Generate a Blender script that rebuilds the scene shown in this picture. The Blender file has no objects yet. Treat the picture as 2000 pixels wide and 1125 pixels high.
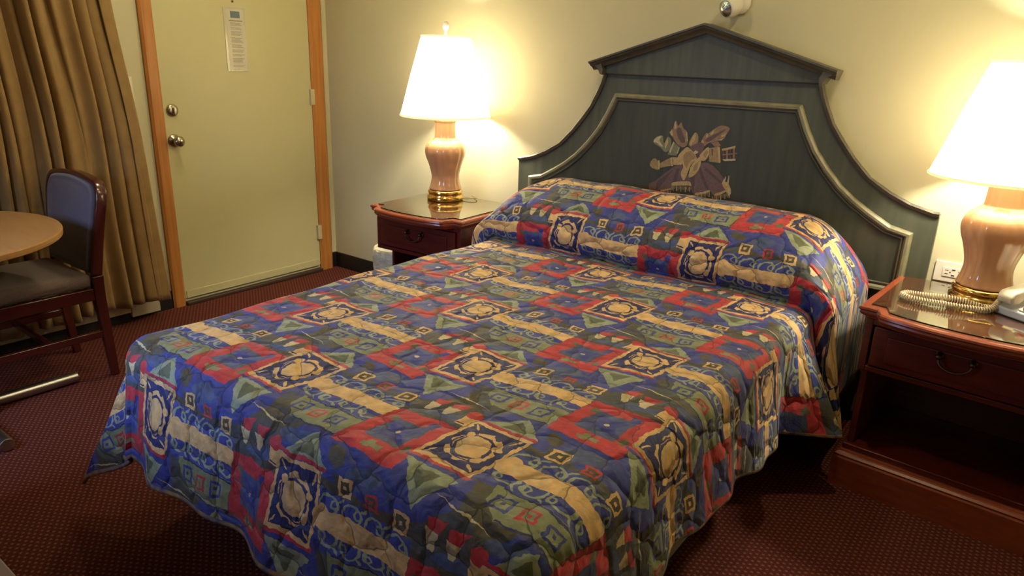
import bpy, bmesh, math, random
import numpy as np
from mathutils import Vector, Matrix
random.seed(7)
SC = bpy.context.scene
COL = SC.collection
PI = math.pi

# ------------------------------------------------------------------ camera
cam_d = bpy.data.cameras.new('camera')
cam = bpy.data.objects.new('camera', cam_d); COL.objects.link(cam)
SC.camera = cam
YAW, PITCH, ROLL = -0.6398, -0.3158, 0.0341
Fv = Vector((math.sin(YAW)*math.cos(PITCH), math.cos(YAW)*math.cos(PITCH), math.sin(PITCH)))
Rv = Vector((math.cos(YAW), -math.sin(YAW), 0)); Uv = Rv.cross(Fv)
r_ = math.cos(ROLL)*Rv + math.sin(ROLL)*Uv
u_ = -math.sin(ROLL)*Rv + math.cos(ROLL)*Uv
M = Matrix((r_, u_, -Fv)).transposed().to_4x4(); M.translation = Vector((3.6145, -2.9045, 1.3507))
cam.matrix_world = M
cam_d.sensor_width = 36; cam_d.lens = 1379.0/2000*36; cam_d.clip_start = 0.02

# ------------------------------------------------------------------ world, view, room lights
SC.view_settings.view_transform = 'Standard'; SC.view_settings.look = 'None'
SC.view_settings.gamma = 1; SC.view_settings.use_curve_mapping = False
SC.view_settings.exposure = 0.0
w = bpy.data.worlds.new('world'); SC.world = w; w.use_nodes = True
w.node_tree.nodes['Background'].inputs[0].default_value = (0.9, 0.75, 0.5, 1)
w.node_tree.nodes['Background'].inputs[1].default_value = 0.02
def light(name, kind, loc, power, col, size=.1, target=None, sy=None):
    d = bpy.data.lights.new(name, kind); d.energy = power; d.color = col
    if kind == 'AREA':
        d.size = size
        if sy: d.shape = 'RECTANGLE'; d.size_y = sy
    else: d.shadow_soft_size = size
    o = bpy.data.objects.new(name, d); COL.objects.link(o); o.location = loc
    if target is not None: o.rotation_euler = (Vector(target)-Vector(loc)).to_track_quat('-Z', 'Y').to_euler()
    return o
WARM = (1.0, .86, .52)
light('ceiling_light_entry', 'AREA', (.75, -1.10, 2.36), 8, WARM, .10, (.80, -1.10, 0))
light('ceiling_light_bed', 'AREA', (3.2, -.95, 2.36), 8.5, WARM, .05, (3.2, -1.05, 0))
light('ceiling_light_bed_left', 'AREA', (2.0, -1.3, 2.36), 7.5, WARM, .15, (2.0, -1.3, 0))
light('ceiling_light_room', 'AREA', (2.6, -3.6, 2.36), 4, WARM, .9, (2.6, -3.4, 0))
day = light('window_daylight', 'AREA', (1.25, -3.4, 1.25), 12, (.45, .60, 1.0), .5, (1.45, -2.0, .20))
day.data.spread = math.radians(100)
BULB = 68
LAMP_COL = (1.0, .89, .66)

# ------------------------------------------------------------------ helpers
def tag(o, label=None, cat=None, group=None, kind=None):
    if label: o['label'] = label
    if cat: o['category'] = cat
    if group: o['group'] = group
    if kind: o['kind'] = kind
    return o
def empty(name, loc=(0, 0, 0), rz=0, label=None, cat=None, group=None):
    o = bpy.data.objects.new(name, None); COL.objects.link(o)
    o.location = loc; o.rotation_euler = (0, 0, rz); o.empty_display_size = .05
    return tag(o, label, cat, group)
def obj(name, bm, mats, parent=None, smooth=False, bevel=0, seg=2, loc=None):
    me = bpy.data.meshes.new(name)
    bmesh.ops.recalc_face_normals(bm, faces=bm.faces)
    bm.to_mesh(me); bm.free()
    if not isinstance(mats, (list, tuple)): mats = [mats]
    for m in mats: me.materials.append(m)
    o = bpy.data.objects.new(name, me); COL.objects.link(o)
    if parent: o.parent = parent
    if loc: o.location = loc
    if smooth: me.polygons.foreach_set('use_smooth', [True]*len(me.polygons))
    if bevel:
        b = o.modifiers.new('bevel', 'BEVEL'); b.width = bevel; b.segments = seg; b.limit_method = 'ANGLE'; b.angle_limit = .6
        me.polygons.foreach_set('use_smooth', [True]*len(me.polygons))
        e = o.modifiers.new('wn', 'WEIGHTED_NORMAL')
    return o
def B(): return bmesh.new()
def box(bm, x0, x1, y0, y1, z0, z1, mat=0, M=None):
    vs = [bm.verts.new((x, y, z)) for x in (x0, x1) for y in (y0, y1) for z in (z0, z1)]
    if M is not None:
        for v in vs: v.co = M @ v.co
    for f in ((0, 1, 3, 2), (4, 6, 7, 5), (0, 4, 5, 1), (2, 3, 7, 6), (0, 2, 6, 4), (1, 5, 7, 3)):
        bm.faces.new([vs[i] for i in f]).material_index = mat
    return bm
def lathe(bm, prof, n=48, cx=0, cy=0, mat=0, lobes=0, amp=0, capb=True, capt=True):
    rings = []
    for r, z in prof:
        ring = []
        for i in range(n):
            a = 2*PI*i/n; k = r*(1+amp*abs(math.cos(lobes*a/2))) if lobes else r
            ring.append(bm.verts.new((cx+k*math.cos(a), cy+k*math.sin(a), z)))
        rings.append(ring)
    for a, b in zip(rings, rings[1:]):
        for i in range(n):
            bm.faces.new((a[i], a[(i+1) % n], b[(i+1) % n], b[i])).material_index = mat
    if capb: bm.faces.new(rings[0][::-1]).material_index = mat
    if capt: bm.faces.new(rings[-1]).material_index = mat
    return bm
def tube(bm, pts, r, n=10, mat=0, cap=True, closed=False, flat=1.0):
    pts = [Vector(p) for p in pts]; rings = []; N = len(pts)
    up = Vector((0, 0, 1)); prev = None
    for i, p in enumerate(pts):
        if closed: t = pts[(i+1) % N]-pts[i-1]
        else: t = pts[min(i+1, N-1)]-pts[max(i-1, 0)]
        t.normalize()
        if prev is None:
            a = t.cross(up)
            if a.length < .1: a = t.cross(Vector((1, 0, 0)))
        else: a = prev-t*prev.dot(t)
        a.normalize(); prev = a; b = t.cross(a)
        rr = r[i] if isinstance(r, (list, tuple)) else r
        rings.append([bm.verts.new(p+a*rr*math.cos(2*PI*k/n)+b*rr*flat*math.sin(2*PI*k/n)) for k in range(n)])
    for i in range(N if closed else N-1):
        A, C_ = rings[i], rings[(i+1) % N]
        for k in range(n): bm.faces.new((A[k], A[(k+1) % n], C_[(k+1) % n], C_[k])).material_index = mat
    if cap and not closed:
        bm.faces.new(rings[0][::-1]).material_index = mat; bm.faces.new(rings[-1]).material_index = mat
    return bm
def prism(bm, poly, lo, hi, axis='z', mat=0):
    """extrude a polygon: axis z -> (x,y) outline between z lo..hi ; axis y -> (x,z) outline ; axis x -> (y,z)"""
    f = {'z': lambda a, b, c: (a, b, c), 'y': lambda a, b, c: (a, c, b), 'x': lambda a, b, c: (c, a, b)}[axis]
    A = [bm.verts.new(f(a, b, lo)) for a, b in poly]; C_ = [bm.verts.new(f(a, b, hi)) for a, b in poly]
    n = len(poly)
    bm.faces.new(A).material_index = mat; bm.faces.new(C_[::-1]).material_index = mat
    for i in range(n): bm.faces.new((A[i], C_[i], C_[(i+1) % n], A[(i+1) % n])).material_index = mat
    return bm
def smooth_pts(P, k=6, closed=False):
    """Catmull-Rom through points"""
    out = []; n = len(P)
    for i in range(n if closed else n-1):
        g = lambda j: Vector(P[j % n] if closed else P[max(0, min(n-1, j))])
        a, b, c, d = g(i-1), g(i), g(i+1), g(i+2)
        for s in range(k):
            t = s/k
            out.append(.5*((2*b)+(c-a)*t+(2*a-5*b+4*c-d)*t*t+(3*b-a-3*c+d)*t**3))
    if not closed: out.append(Vector(P[-1]))
    return out
def sweep_profile(bm, path, prof, closed=False, mat=0, nrm=None):
    """sweep a 2-D profile (o = outward in-plane offset, d = out of plane) along a 2-D path, mitred. returns via f(x,y,d)"""
    n = len(path); rings = []
    for i in range(n):
        p = Vector(path[i])
        a = Vector(path[i-1]) if (i > 0 or closed) else None
        b = Vector(path[(i+1) % n]) if (i < n-1 or closed) else None
        d1 = (p-a).normalized() if a is not None else None
        d2 = (b-p).normalized() if b is not None else None
        if d1 is None: d1 = d2
        if d2 is None: d2 = d1
        n1 = Vector((-d1.y, d1.x)); n2 = Vector((-d2.y, d2.x))
        m = (n1+n2); m.normalize(); k = 1/max(.35, m.dot(n1))
        rings.append([bm.verts.new(nrm(p.x+m.x*k*o, p.y+m.y*k*o, d)) for o, d in prof])
    m_ = len(prof)
    for i in range(n if closed else n-1):
        A, C_ = rings[i], rings[(i+1) % n]
        for k in range(m_): bm.faces.new((A[k], A[(k+1) % m_], C_[(k+1) % m_], C_[k])).material_index = mat
    if not closed:
        bm.faces.new(rings[0][::-1]).material_index = mat; bm.faces.new(rings[-1]).material_index = mat
    return bm

# ------------------------------------------------------------------ materials
def mat(name, col, rough=.5, metal=0, spec=.5, coat=0, noise=None, bump=None, sheen=0, trans=0, alpha=1):
    """noise = (scale vec, amount, colour2) ; bump = (scale, strength, distance)"""
    m = bpy.data.materials.new(name); m.use_nodes = True; nt = m.node_tree; N = nt.nodes; L = nt.links
    p = N['Principled BSDF']; c = (*col, 1)
    p.inputs['Base Color'].default_value = c; p.inputs['Roughness'].default_value = rough
    p.inputs['Metallic'].default_value = metal; p.inputs['Specular IOR Level'].default_value = spec
    p.inputs['Coat Weight'].default_value = coat; p.inputs['Coat Roughness'].default_value = .12
    p.inputs['Sheen Weight'].default_value = sheen
    p.inputs['Transmission Weight'].default_value = trans
    tc = N.new('ShaderNodeTexCoord')
    if noise:
        mp = N.new('ShaderNodeMapping'); mp.inputs['Scale'].default_value = noise[0]; L.new(tc.outputs['Object'], mp.inputs[0])
        nz = N.new('ShaderNodeTexNoise'); nz.inputs['Scale'].default_value = 1; nz.inputs['Detail'].default_value = 5; L.new(mp.outputs[0], nz.inputs[0])
        rp = N.new('ShaderNodeValToRGB'); rp.color_ramp.elements[0].position = .35; rp.color_ramp.elements[1].position = .68
        rp.color_ramp.elements[0].color = c; rp.color_ramp.elements[1].color = (*noise[1], 1)
        L.new(nz.outputs[0], rp.inputs[0]); L.new(rp.outputs[0], p.inputs['Base Color'])
    if bump:
        mp2 = N.new('ShaderNodeMapping'); mp2.inputs['Scale'].default_value = bump[0] if isinstance(bump[0], tuple) else (bump[0],)*3
        L.new(tc.outputs['Object'], mp2.inputs[0])
        n2 = N.new('ShaderNodeTexNoise'); n2.inputs['Scale'].default_value = 1; n2.inputs['Detail'].default_value = 4; L.new(mp2.outputs[0], n2.inputs[0])
        b = N.new('ShaderNodeBump'); b.inputs['Strength'].default_value = bump[1]; b.inputs['Distance'].default_value = bump[2]
        L.new(n2.outputs[0], b.inputs['Height']); L.new(b.outputs[0], p.inputs['Normal'])
    return m
M_wall = mat('cream_painted_wall', (.56, .525, .355), .75, spec=.25, noise=((1.2,)*3, (.58, .545, .37)), bump=(90, .12, .002))
M_ceil = mat('ceiling_paint', (.75, .70, .55), .9)
M_door = mat('olive_cream_door_paint', (.52, .49, .28), .5, spec=.35, noise=((2, 2, 2), (.54, .51, .295)), bump=(60, .05, .001))
M_trimw = mat('orange_oak_casing', (.46, .20, .052), .42, spec=.35, noise=((60, 60, 3), (.37, .145, .034)), bump=((150, 150, 6), .1, .001))
M_black = mat('black_vinyl_baseboard', (.010, .009, .010), .45)
M_dark = mat('dark_void', (.012, .010, .010), .8)
M_mahog = mat('mahogany_veneer', (.115, .016, .010), .30, spec=.5, coat=.3, noise=((8, 60, 60), (.085, .011, .007)), bump=((20, 120, 120), .03, .001))
M_mahogE = mat('mahogany_edge', (.27, .058, .024), .25, coat=.45, noise=((10, 50, 50), (.21, .042, .018)))
M_chairw = mat('dark_mahogany_frame', (.070, .011, .008), .22, coat=.5, noise=((30, 30, 6), (.06, .010, .007)))
M_brass = mat('polished_brass', (.80, .52, .16), .16, metal=1)
M_abrass = mat('antique_brass', (.13, .085, .04), .38, metal=1)
M_nickel = mat('brushed_nickel', (.55, .50, .40), .22, metal=1)
M_chrome = mat('chrome_tube', (.50, .48, .44), .32, metal=1)
M_white = mat('white_plastic', (.74, .70, .60), .35)
M_offw = mat('cream_metal_cover', (.55, .50, .38), .4)
M_phone = mat('ivory_phone_plastic', (.66, .62, .50), .35)
M_phoneg = mat('pale_grey_phone_plastic', (.52, .54, .60), .35)
M_red = mat('red_button', (.60, .02, .03), .4)
M_cord = mat('cream_coiled_cord', (.62, .50, .33), .45)
M_cer = mat('pink_beige_ceramic', (.62, .34, .17), .10, spec=.6, coat=.6, noise=((6, 6, 2), (.57, .29, .155)))
M_paper = mat('printed_paper', (.52, .49, .40), .5, coat=1, bump=((25, 25, 9), .6, .02))
M_ink = mat('grey_print', (.22, .20, .15), .7)
M_inkb = mat('blue_grey_print', (.10, .15, .18), .6)
M_table = mat('blond_maple_laminate', (.47, .26, .095), .32, spec=.4, noise=((6, 40, 6), (.41, .22, .08)))
M_seat = mat('mauve_grey_upholstery', (.165, .115, .105), .9, sheen=.2, noise=((220,)*3, (.12, .085, .078)), bump=(260, .35, .0015))
M_seat2 = mat('slate_mauve_back_upholstery', (.13, .108, .125), .85, sheen=.35, noise=((260,)*3, (.10, .09, .115)), bump=(260, .3, .0015))
M_dress = mat('mauve_grey_laminate', (.20, .15, .16), .5)
M_lining = mat('white_quilt_lining', (.62, .60, .58), .85)
M_bag = mat('white_bin_liner', (.66, .60, .42), .45, bump=(22, .8, .02))
M_head = mat('blue_green_distressed_wood', (.058, .064, .046), .42, spec=.35, noise=((40, 40, 3), (.080, .086, .062)), bump=((60, 60, 8), .12, .001))
M_headd = mat('dark_green_wood_panel', (.040, .044, .032), .45, spec=.3, noise=((34, 34, 3), (.058, .060, .043)), bump=((70, 70, 6), .10, .001))
M_gild = mat('worn_sage_gilt_moulding', (.21, .195, .115), .38, spec=.5, noise=((30, 30, 30), (.15, .14, .085)))
M_corn = mat('dark_umber_cornice', (.060, .052, .036), .38, noise=((20, 20, 20), (.085, .075, .05)))
M_glass = mat('green_tinted_glass', (.80, .93, .86), .02, trans=1.0)
M_glass.node_tree.nodes['Principled BSDF'].inputs['IOR'].default_value = 1.45
M_refl = mat('silver_reflector', (.55, .62, .62), .12, metal=1, bump=(160, .5, .004))
M_bulb = bpy.data.materials.new('lit_bulb'); M_bulb.use_nodes = True
_p = M_bulb.node_tree.nodes['Principled BSDF']; _p.inputs['Emission Color'].default_value = (1, .85, .6, 1); _p.inputs['Emission Strength'].default_value = 12

def fabric_shade():
    m = bpy.data.materials.new('white_pleated_shade_fabric'); m.use_nodes = True; nt = m.node_tree; N = nt.nodes; L = nt.links
    N.remove(N['Principled BSDF'])
    d = N.new('ShaderNodeBsdfDiffuse'); d.inputs[0].default_value = (.82, .78, .66, 1)
    t = N.new('ShaderNodeBsdfTranslucent'); t.inputs[0].default_value = (.86, .80, .66, 1)
    mx = N.new('ShaderNodeMixShader'); mx.inputs[0].default_value = .55
    tc = N.new('ShaderNodeTexCoord'); nz = N.new('ShaderNodeTexNoise'); nz.inputs['Scale'].default_value = 180
    b = N.new('ShaderNodeBump'); b.inputs['Strength'].default_value = .15; b.inputs['Distance'].default_value = .001
    L.new(tc.outputs['Object'], nz.inputs[0]); L.new(nz.outputs[0], b.inputs['Height'])
    L.new(b.outputs[0], d.inputs['Normal'])
    L.new(d.outputs[0], mx.inputs[1]); L.new(t.outputs[0], mx.inputs[2]); L.new(mx.outputs[0], N['Material Output'].inputs[0])
    return m
M_shade = fabric_shade()

def curtain_mat():
    m = mat('gold_brown_curtain_cloth', (.285, .182, .072), .80, spec=.15, sheen=.1, noise=((18, 18, 18), (.25, .155, .060)), bump=((900, 900, 120), .25, .001))
    return m
M_curt = curtain_mat()

def carpet_mat():
    m = bpy.data.materials.new('maroon_pin_dot_carpet'); m.use_nodes = True; nt = m.node_tree; N = nt.nodes; L = nt.links
    p = N['Principled BSDF']; p.inputs['Roughness'].default_value = .95; p.inputs['Specular IOR Level'].default_value = .1
    tc = N.new('ShaderNodeTexCoord')
    def dots(off):
        mp = N.new('ShaderNodeMapping'); mp.inputs['Scale'].default_value = (1/.030, 1/.019, 1); mp.inputs['Location'].default_value = (off, off, 0)
        L.new(tc.outputs['Object'], mp.inputs[0])
        f = N.new('ShaderNodeVectorMath'); f.operation = 'FRACTION'; L.new(mp.outputs[0], f.inputs[0])
        s = N.new('ShaderNodeVectorMath'); s.operation = 'SUBTRACT'; s.inputs[1].default_value = (.5, .5, 0); L.new(f.outputs[0], s.inputs[0])
        k = N.new('ShaderNodeVectorMath'); k.operation = 'MULTIPLY'; k.inputs[1].default_value = (1, .75, 0); L.new(s.outputs[0], k.inputs[0])
        l = N.new('ShaderNodeVectorMath'); l.operation = 'LENGTH'; L.new(k.outputs[0], l.inputs[0])
        r = N.new('ShaderNodeMapRange'); r.inputs[1].default_value = .19; r.inputs[2].default_value = .08; L.new(l.outputs['Value'], r.inputs[0])
        return r.outputs[0]
    mx = N.new('ShaderNodeMath'); mx.operation = 'MAXIMUM'; L.new(dots(0), mx.inputs[0]); L.new(dots(.5), mx.inputs[1])
    nz = N.new('ShaderNodeTexNoise'); nz.inputs['Scale'].default_value = 260; nz.inputs['Detail'].default_value = 3; L.new(tc.outputs['Object'], nz.inputs[0])
    base = N.new('ShaderNodeValToRGB'); base.color_ramp.elements[0].color = (.046, .010, .007, 1); base.color_ramp.elements[1].color = (.108, .025, .016, 1)
    base.color_ramp.elements[0].position = .35; base.color_ramp.elements[1].position = .65
    L.new(nz.outputs[0], base.inputs[0])
    mc = N.new('ShaderNodeMix'); mc.data_type = 'RGBA'; mc.inputs[7].default_value = (.22, .10, .075, 1)
    kk = N.new('ShaderNodeMath'); kk.operation = 'MULTIPLY'; kk.inputs[1].default_value = .75; L.new(mx.outputs[0], kk.inputs[0])
    L.new(kk.outputs[0], mc.inputs[0]); L.new(base.outputs[0], mc.inputs[6]); L.new(mc.outputs[2], p.inputs['Base Color'])
    b = N.new('ShaderNodeBump'); b.inputs['Strength'].default_value = .5; b.inputs['Distance'].default_value = .004
    L.new(nz.outputs[0], b.inputs['Height']); L.new(b.outputs[0], p.inputs['Normal'])
    return m
M_carpet = carpet_mat()

# ------------------------------------------------------------------ quilt print (procedural, in cloth coordinates)
QB = dict(blue=(.040, .052, .245), navy=(.022, .026, .115), red=(.42, .035, .045), tan=(.62, .40, .17), sage=(.20, .225, .12),
          olive=(.075, .066, .042), slate=(.06, .085, .19), cream=(.50, .42, .24), lsage=(.26, .30, .20), dsage=(.10, .115, .065))
def motif_group(part):
    g = bpy.data.node_groups.new('quilt_motif_'+part, 'ShaderNodeTree')
    g.interface.new_socket('P', in_out='INPUT', socket_type='NodeSocketVector')
    g.interface.new_socket('Base', in_out='INPUT', socket_type='NodeSocketColor')
    g.interface.new_socket('Color', in_out='OUTPUT', socket_type='NodeSocketColor')
    N = g.nodes; L = g.links
    gi = N.new('NodeGroupInput'); go = N.new('NodeGroupOutput')
    P = gi.outputs[0]
    def vm(op, a, b=None):
        n = N.new('ShaderNodeVectorMath'); n.operation = op
        for i, v in enumerate((a, b)):
            if v is None: continue
            if isinstance(v, tuple): n.inputs[i].default_value = v
            else: L.new(v, n.inputs[i])
        return n
    def ma(op, a, b=None):
        n = N.new('ShaderNodeMath'); n.operation = op
        for i, v in enumerate((a, b)):
            if v is None: continue
            if isinstance(v, (int, float)): n.inputs[i].default_value = v
            else: L.new(v, n.inputs[i])
        return n.outputs[0]
    s0 = N.new('ShaderNodeSeparateXYZ'); L.new(P, s0.inputs[0])
    c0 = N.new('ShaderNodeCombineXYZ'); L.new(s0.outputs[0], c0.inputs[0]); L.new(s0.outputs[1], c0.inputs[1]); c0.inputs[2].default_value = 1
    def local(cx, cy, hx, hy, rot=0):
        c, s = math.cos(rot), math.sin(rot)
        u = vm('DOT_PRODUCT', c0.outputs[0], (c/hx, s/hx, -(c*cx+s*cy)/hx)).outputs['Value']
        v = vm('DOT_PRODUCT', c0.outputs[0], (-s/hy, c/hy, (s*cx-c*cy)/hy)).outputs['Value']
        return u, v
    def rect(cx, cy, hx, hy, rot=0):
        u, v = local(cx, cy, hx, hy, rot)
        return ma('LESS_THAN', ma('MAXIMUM', ma('ABSOLUTE', u), ma('ABSOLUTE', v)), 1.0)
    def e2(*a):
        u, v = local(*a); return ma('ADD', ma('MULTIPLY', u, u), ma('MULTIPLY', v, v))
    def ell(*a): return ma('LESS_THAN', e2(*a), 1.0)
    def ring(cx, cy, hx, hy, wd=.22, rot=0):
        return ma('LESS_THAN', ma('ABSOLUTE', ma('SUBTRACT', ma('SQRT', e2(cx, cy, hx, hy, rot)), 1.0)), wd)
    def poly(pts):
        cx = sum(p[0] for p in pts)/len(pts); cy = sum(p[1] for p in pts)/len(pts); out = None
        for i in range(len(pts)):
            (x1, y1), (x2, y2) = pts[i], pts[(i+1) % len(pts)]
            nx, ny = -(y2-y1), (x2-x1); c = -(nx*x1+ny*y1)
            if nx*cx+ny*cy+c < 0: nx, ny, c = -nx, -ny, -c
            d = vm('DOT_PRODUCT', c0.outputs[0], (nx, ny, c)).outputs['Value']
            out = d if out is None else ma('MINIMUM', out, d)
        return ma('GREATER_THAN', out, 0.0)
    cur = [gi.outputs[1]]
    def put(mask, c):
        n = N.new('ShaderNodeMix'); n.data_type = 'RGBA'
        L.new(mask, n.inputs[0]); L.new(cur[0], n.inputs[6]); n.inputs[7].default_value = (*QB[c], 1)
        cur[0] = n.outputs[2]
    if part == 'fields':
        put(poly([(-.0885, -.06), (.05, -.02), (.24, -.02), (.262, -.09), (.215, -.150), (.06, -.178), (-.0885, -.125)]), 'blue')
        put(ell(.045, -.135, .045, .026, .3), 'slate')
        put(ring(.095, -.140, .026, .020, .10), 'slate')
        put(ell(-.040, -.120, .030, .016, -.5), 'olive')
        put(poly([(.215, .122), (.50, .118), (.50, -.002), (.215, -.015)]), 'blue')
        put(poly([(.07, .15), (.10, .225), (.21, .225), (.262, .14)]), 'blue')
        put(poly([(.27, -.004), (.50, -.002), (.50, -.078), (.33, -.084), (.285, -.05)]), 'sage')
        put(rect(.39, -.006, .105, .0022), 'navy'); put(rect(.41, -.081, .08, .0020), 'navy')
        put(ell(.40, -.115, .06, .016, .1), 'slate'); put(ell(.02, .118, .06, .014, .1), 'slate')
    else:
        # lower and upper pale triangles with a dark one inside
        put(poly([(.080, -.042), (.222, -.050), (.175, -.138)]), 'lsage'); put(poly([(.118, -.055), (.186, -.060), (.160, -.103)]), 'dsage')
        put(poly([(.088, .155), (.155, .222), (.226, .160)]), 'lsage'); put(poly([(.128, .165), (.155, .205), (.188, .168)]), 'dsage')
        # scroll bands and bar
        for i in range(4):
            x = .252+.064*i
            put(ring(x, .092, .025, .022, .13, .15), 'lsage'); put(ring(x+.017, .098, .010, .009, .26, .25), 'lsage')
            put(ring(x+.012, .028, .026, .022, .13, -.15), 'lsage'); put(ring(x-.006, .020, .010, .009, .26, -.25), 'lsage')
        for i in range(3):
            put(ell(.285+.064*i, .114, .011, .003, .7), 'lsage'); put(ell(.292+.064*i, .006, .011, .003, -.7), 'lsage')
        put(rect(.352, .060, .130, .0235, .02), 'tan'); put(ell(.240, .060, .026, .030), 'tan')
        for i in range(4): put(ring(.262+.055*i, .060, .014, .011, .10), 'cream')
        # square with a blue heart
        put(rect(0, 0, .087, .090), 'red')
        put(rect(-.004, .006, .046, .048), 'slate'); put(ell(-.004, .006, .046, .016, .78), 'blue'); put(ell(-.004, .006, .046, .016, -.78), 'blue')
        put(ell(-.004, .006, .006, .006), 'cream')
        put(rect(.002, -.066, .024, .006, .12), 'sage'); put(rect(-.006, -.064, .007, .014, .1), 'sage')
        put(ell(.062, -.030, .009, .014), 'dsage'); put(rect(.035, .062, .010, .012), 'blue'); put(rect(-.058, .050, .008, .012, .5), 'dsage')
        # medallion
        put(rect(.150, -.036, .076, .0060), 'blue'); put(rect(.152, -.029, .075, .0050), 'red')
        put(rect(.150, .156, .074, .0045), 'red')
        put(rect(.149, .062, .072, .088), 'tan'); put(rect(.149, .062, .062, .077), 'navy')
        put(ell(.149, .062, .050, .062), 'tan')
        for k in range(6):
            a = k*PI/3+.35
            put(ell(.149+.051*math.cos(a), .062+.062*math.sin(a), .014, .008, a+1.2), 'navy')
        put(ring(.149, .062, .037, .045, .085, .2), 'navy'); put(ring(.153, .058, .044, .052, .045, .9), 'navy')
        for sx, sy in ((1, 1), (-1, 1), (1, -1), (-1, -1)):
            put(ell(.149+sx*.050, .062+sy*.064, .013, .0028, sx*sy*.9+.2), 'tan')
        put(ell(.112, .095, .010, .013, .5), 'tan'); put(ell(.190, .086, .011, .009), 'tan'); put(ell(.186, .030, .009, .012), 'tan')
        put(ell(.147, .060, .026, .030), 'cream'); put(ell(.149, .060, .022, .027), 'tan')
        # small framed lozenges
        def frame(cx, cy, c, inner, h=.020):
            put(rect(cx, cy, h, h, .12), c); put(rect(cx, cy, h*.66, h*.66, .12), inner); put(rect(cx, cy, h*.22, h*.22, .12), c)
        frame(.290, .144, 'tan', 'olive'); frame(.366, .143, 'red', 'olive', .016); frame(.442, .140, 'tan', 'olive')
        frame(.312, -.042, 'blue', 'sage'); frame(.370, -.042, 'red', 'sage', .018); frame(.430, -.043, 'blue', 'sage')
        # tulips
        for x in (-.042, .010):
            put(poly([(x-.022, .176), (x+.022, .186), (x+.008, .150), (x-.010, .148)]), 'red'); put(poly([(x-.022, .158), (x+.012, .156), (x+.004, .122), (x-.008, .124)]), 'cream')
        put(rect(.064, .128, .015, .022), 'tan'); put(ell(.062, .160, .018, .018), 'red')
        put(rect(.062, .112, .012, .002), 'navy')
        put(poly([(-.082, .2175), (.0, .2115), (.075, .200), (.075, .1965), (.0, .2065), (-.082, .213)]), 'cream')
    L.new(cur[0], go.inputs[0])
    return g
def quilt_mat():
    m = bpy.data.materials.new('patchwork_print_quilted_cotton'); m.use_nodes = True; nt = m.node_tree; N = nt.nodes; L = nt.links
    p = N['Principled BSDF']; p.inputs['Roughness'].default_value = .62; p.inputs['Specular IOR Level'].default_value = .30; p.inputs['Sheen Weight'].default_value = .12
    uv = N.new('ShaderNodeUVMap'); uv.uv_map = 'cloth'
    def vmath(op, a, b=None):
        n = N.new('ShaderNodeVectorMath'); n.operation = op
        for i, v in enumerate((a, b)):
            if v is None: continue
            if isinstance(v, tuple): n.inputs[i].default_value = v
            else: L.new(v, n.inputs[i])
        return n.outputs[0]
    def warp(src, scale, amt):
        nz = N.new('ShaderNodeTexNoise'); nz.inputs['Scale'].default_value = scale; nz.inputs['Detail'].default_value = 2; L.new(src, nz.inputs[0])
        return vmath('ADD', src, vmath('MULTIPLY', vmath('SUBTRACT', nz.outputs['Color'], (.5, .5, .5)), (amt, amt, 0)))
    q = warp(warp(uv.outputs[0], 20, .022), 80, .008)
    # shear to the print's axes
    sp = N.new('ShaderNodeSeparateXYZ'); L.new(q, sp.inputs[0])
    def m2(op, a, b):
        n = N.new('ShaderNodeMath'); n.operation = op
        for i, v in enumerate((a, b)):
            if isinstance(v, (int, float)): n.inputs[i].default_value = v
            else: L.new(v, n.inputs[i])
        return n.outputs[0]
    X = m2('SUBTRACT', sp.outputs[0], m2('MULTIPLY', sp.outputs[1], .104))
    cb = N.new('ShaderNodeCombineXYZ'); L.new(X, cb.inputs[0]); L.new(sp.outputs[1], cb.inputs[1])
    PX, PY = .565, .620; x0, y0 = -.0885, -.225
    def wrapped(ox, oy):
        a = vmath('SUBTRACT', cb.outputs[0], (ox+x0, oy+y0, 0))
        n = N.new('ShaderNodeVectorMath'); n.operation = 'WRAP'; L.new(a, n.inputs[0]); n.inputs[1].default_value = (PX, PY, 1); n.inputs[2].default_value = (0, 0, 0)
        return vmath('ADD', n.outputs[0], (x0, y0, 0))
    wash = N.new('ShaderNodeTexNoise'); wash.inputs['Scale'].default_value = 14; wash.inputs['Detail'].default_value = 4; L.new(uv.outputs[0], wash.inputs[0])
    br = N.new('ShaderNodeValToRGB'); br.color_ramp.elements[0].position = .42; br.color_ramp.elements[1].position = .62
    br.color_ramp.elements[0].color = (*QB['olive'], 1); br.color_ramp.elements[1].color = (.055, .066, .085, 1); L.new(wash.outputs[0], br.inputs[0])
    QX, QY = 0.18, -1.08     # lattice phase
    gf, gd = motif_group('fields'), motif_group('figures')
    WA, WB = wrapped(QX, QY), wrapped(QX+PX/2, QY+PY/2)
    last = br.outputs[0]
    for gg, ww in ((gf, WA), (gf, WB), (gd, WA), (gd, WB)):
        b = N.new('ShaderNodeGroup'); b.node_tree = gg; L.new(ww, b.inputs[0]); L.new(last, b.inputs[1]); last = b.outputs[0]
    # washed brightness variation of the print
    w2 = N.new('ShaderNodeTexNoise'); w2.inputs['Scale'].default_value = 35; w2.inputs['Detail'].default_value = 5; L.new(uv.outputs[0], w2.inputs[0])
    mr = N.new('ShaderNodeMapRange'); mr.inputs[1].default_value = .3; mr.inputs[2].default_value = .7; mr.inputs[3].default_value = .85; mr.inputs[4].default_value = 1.36; L.new(w2.outputs[0], mr.inputs[0])
    # stitched quilting: loops
    qw = warp(warp(uv.outputs[0], 8, .06), 17, .05)
    vo = N.new('ShaderNodeTexVoronoi'); vo.feature = 'DISTANCE_TO_EDGE'; vo.inputs['Scale'].default_value = 10.5; vo.inputs['Randomness'].default_value = .75; vo.voronoi_dimensions = '2D'; L.new(qw, vo.inputs[0])
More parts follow.
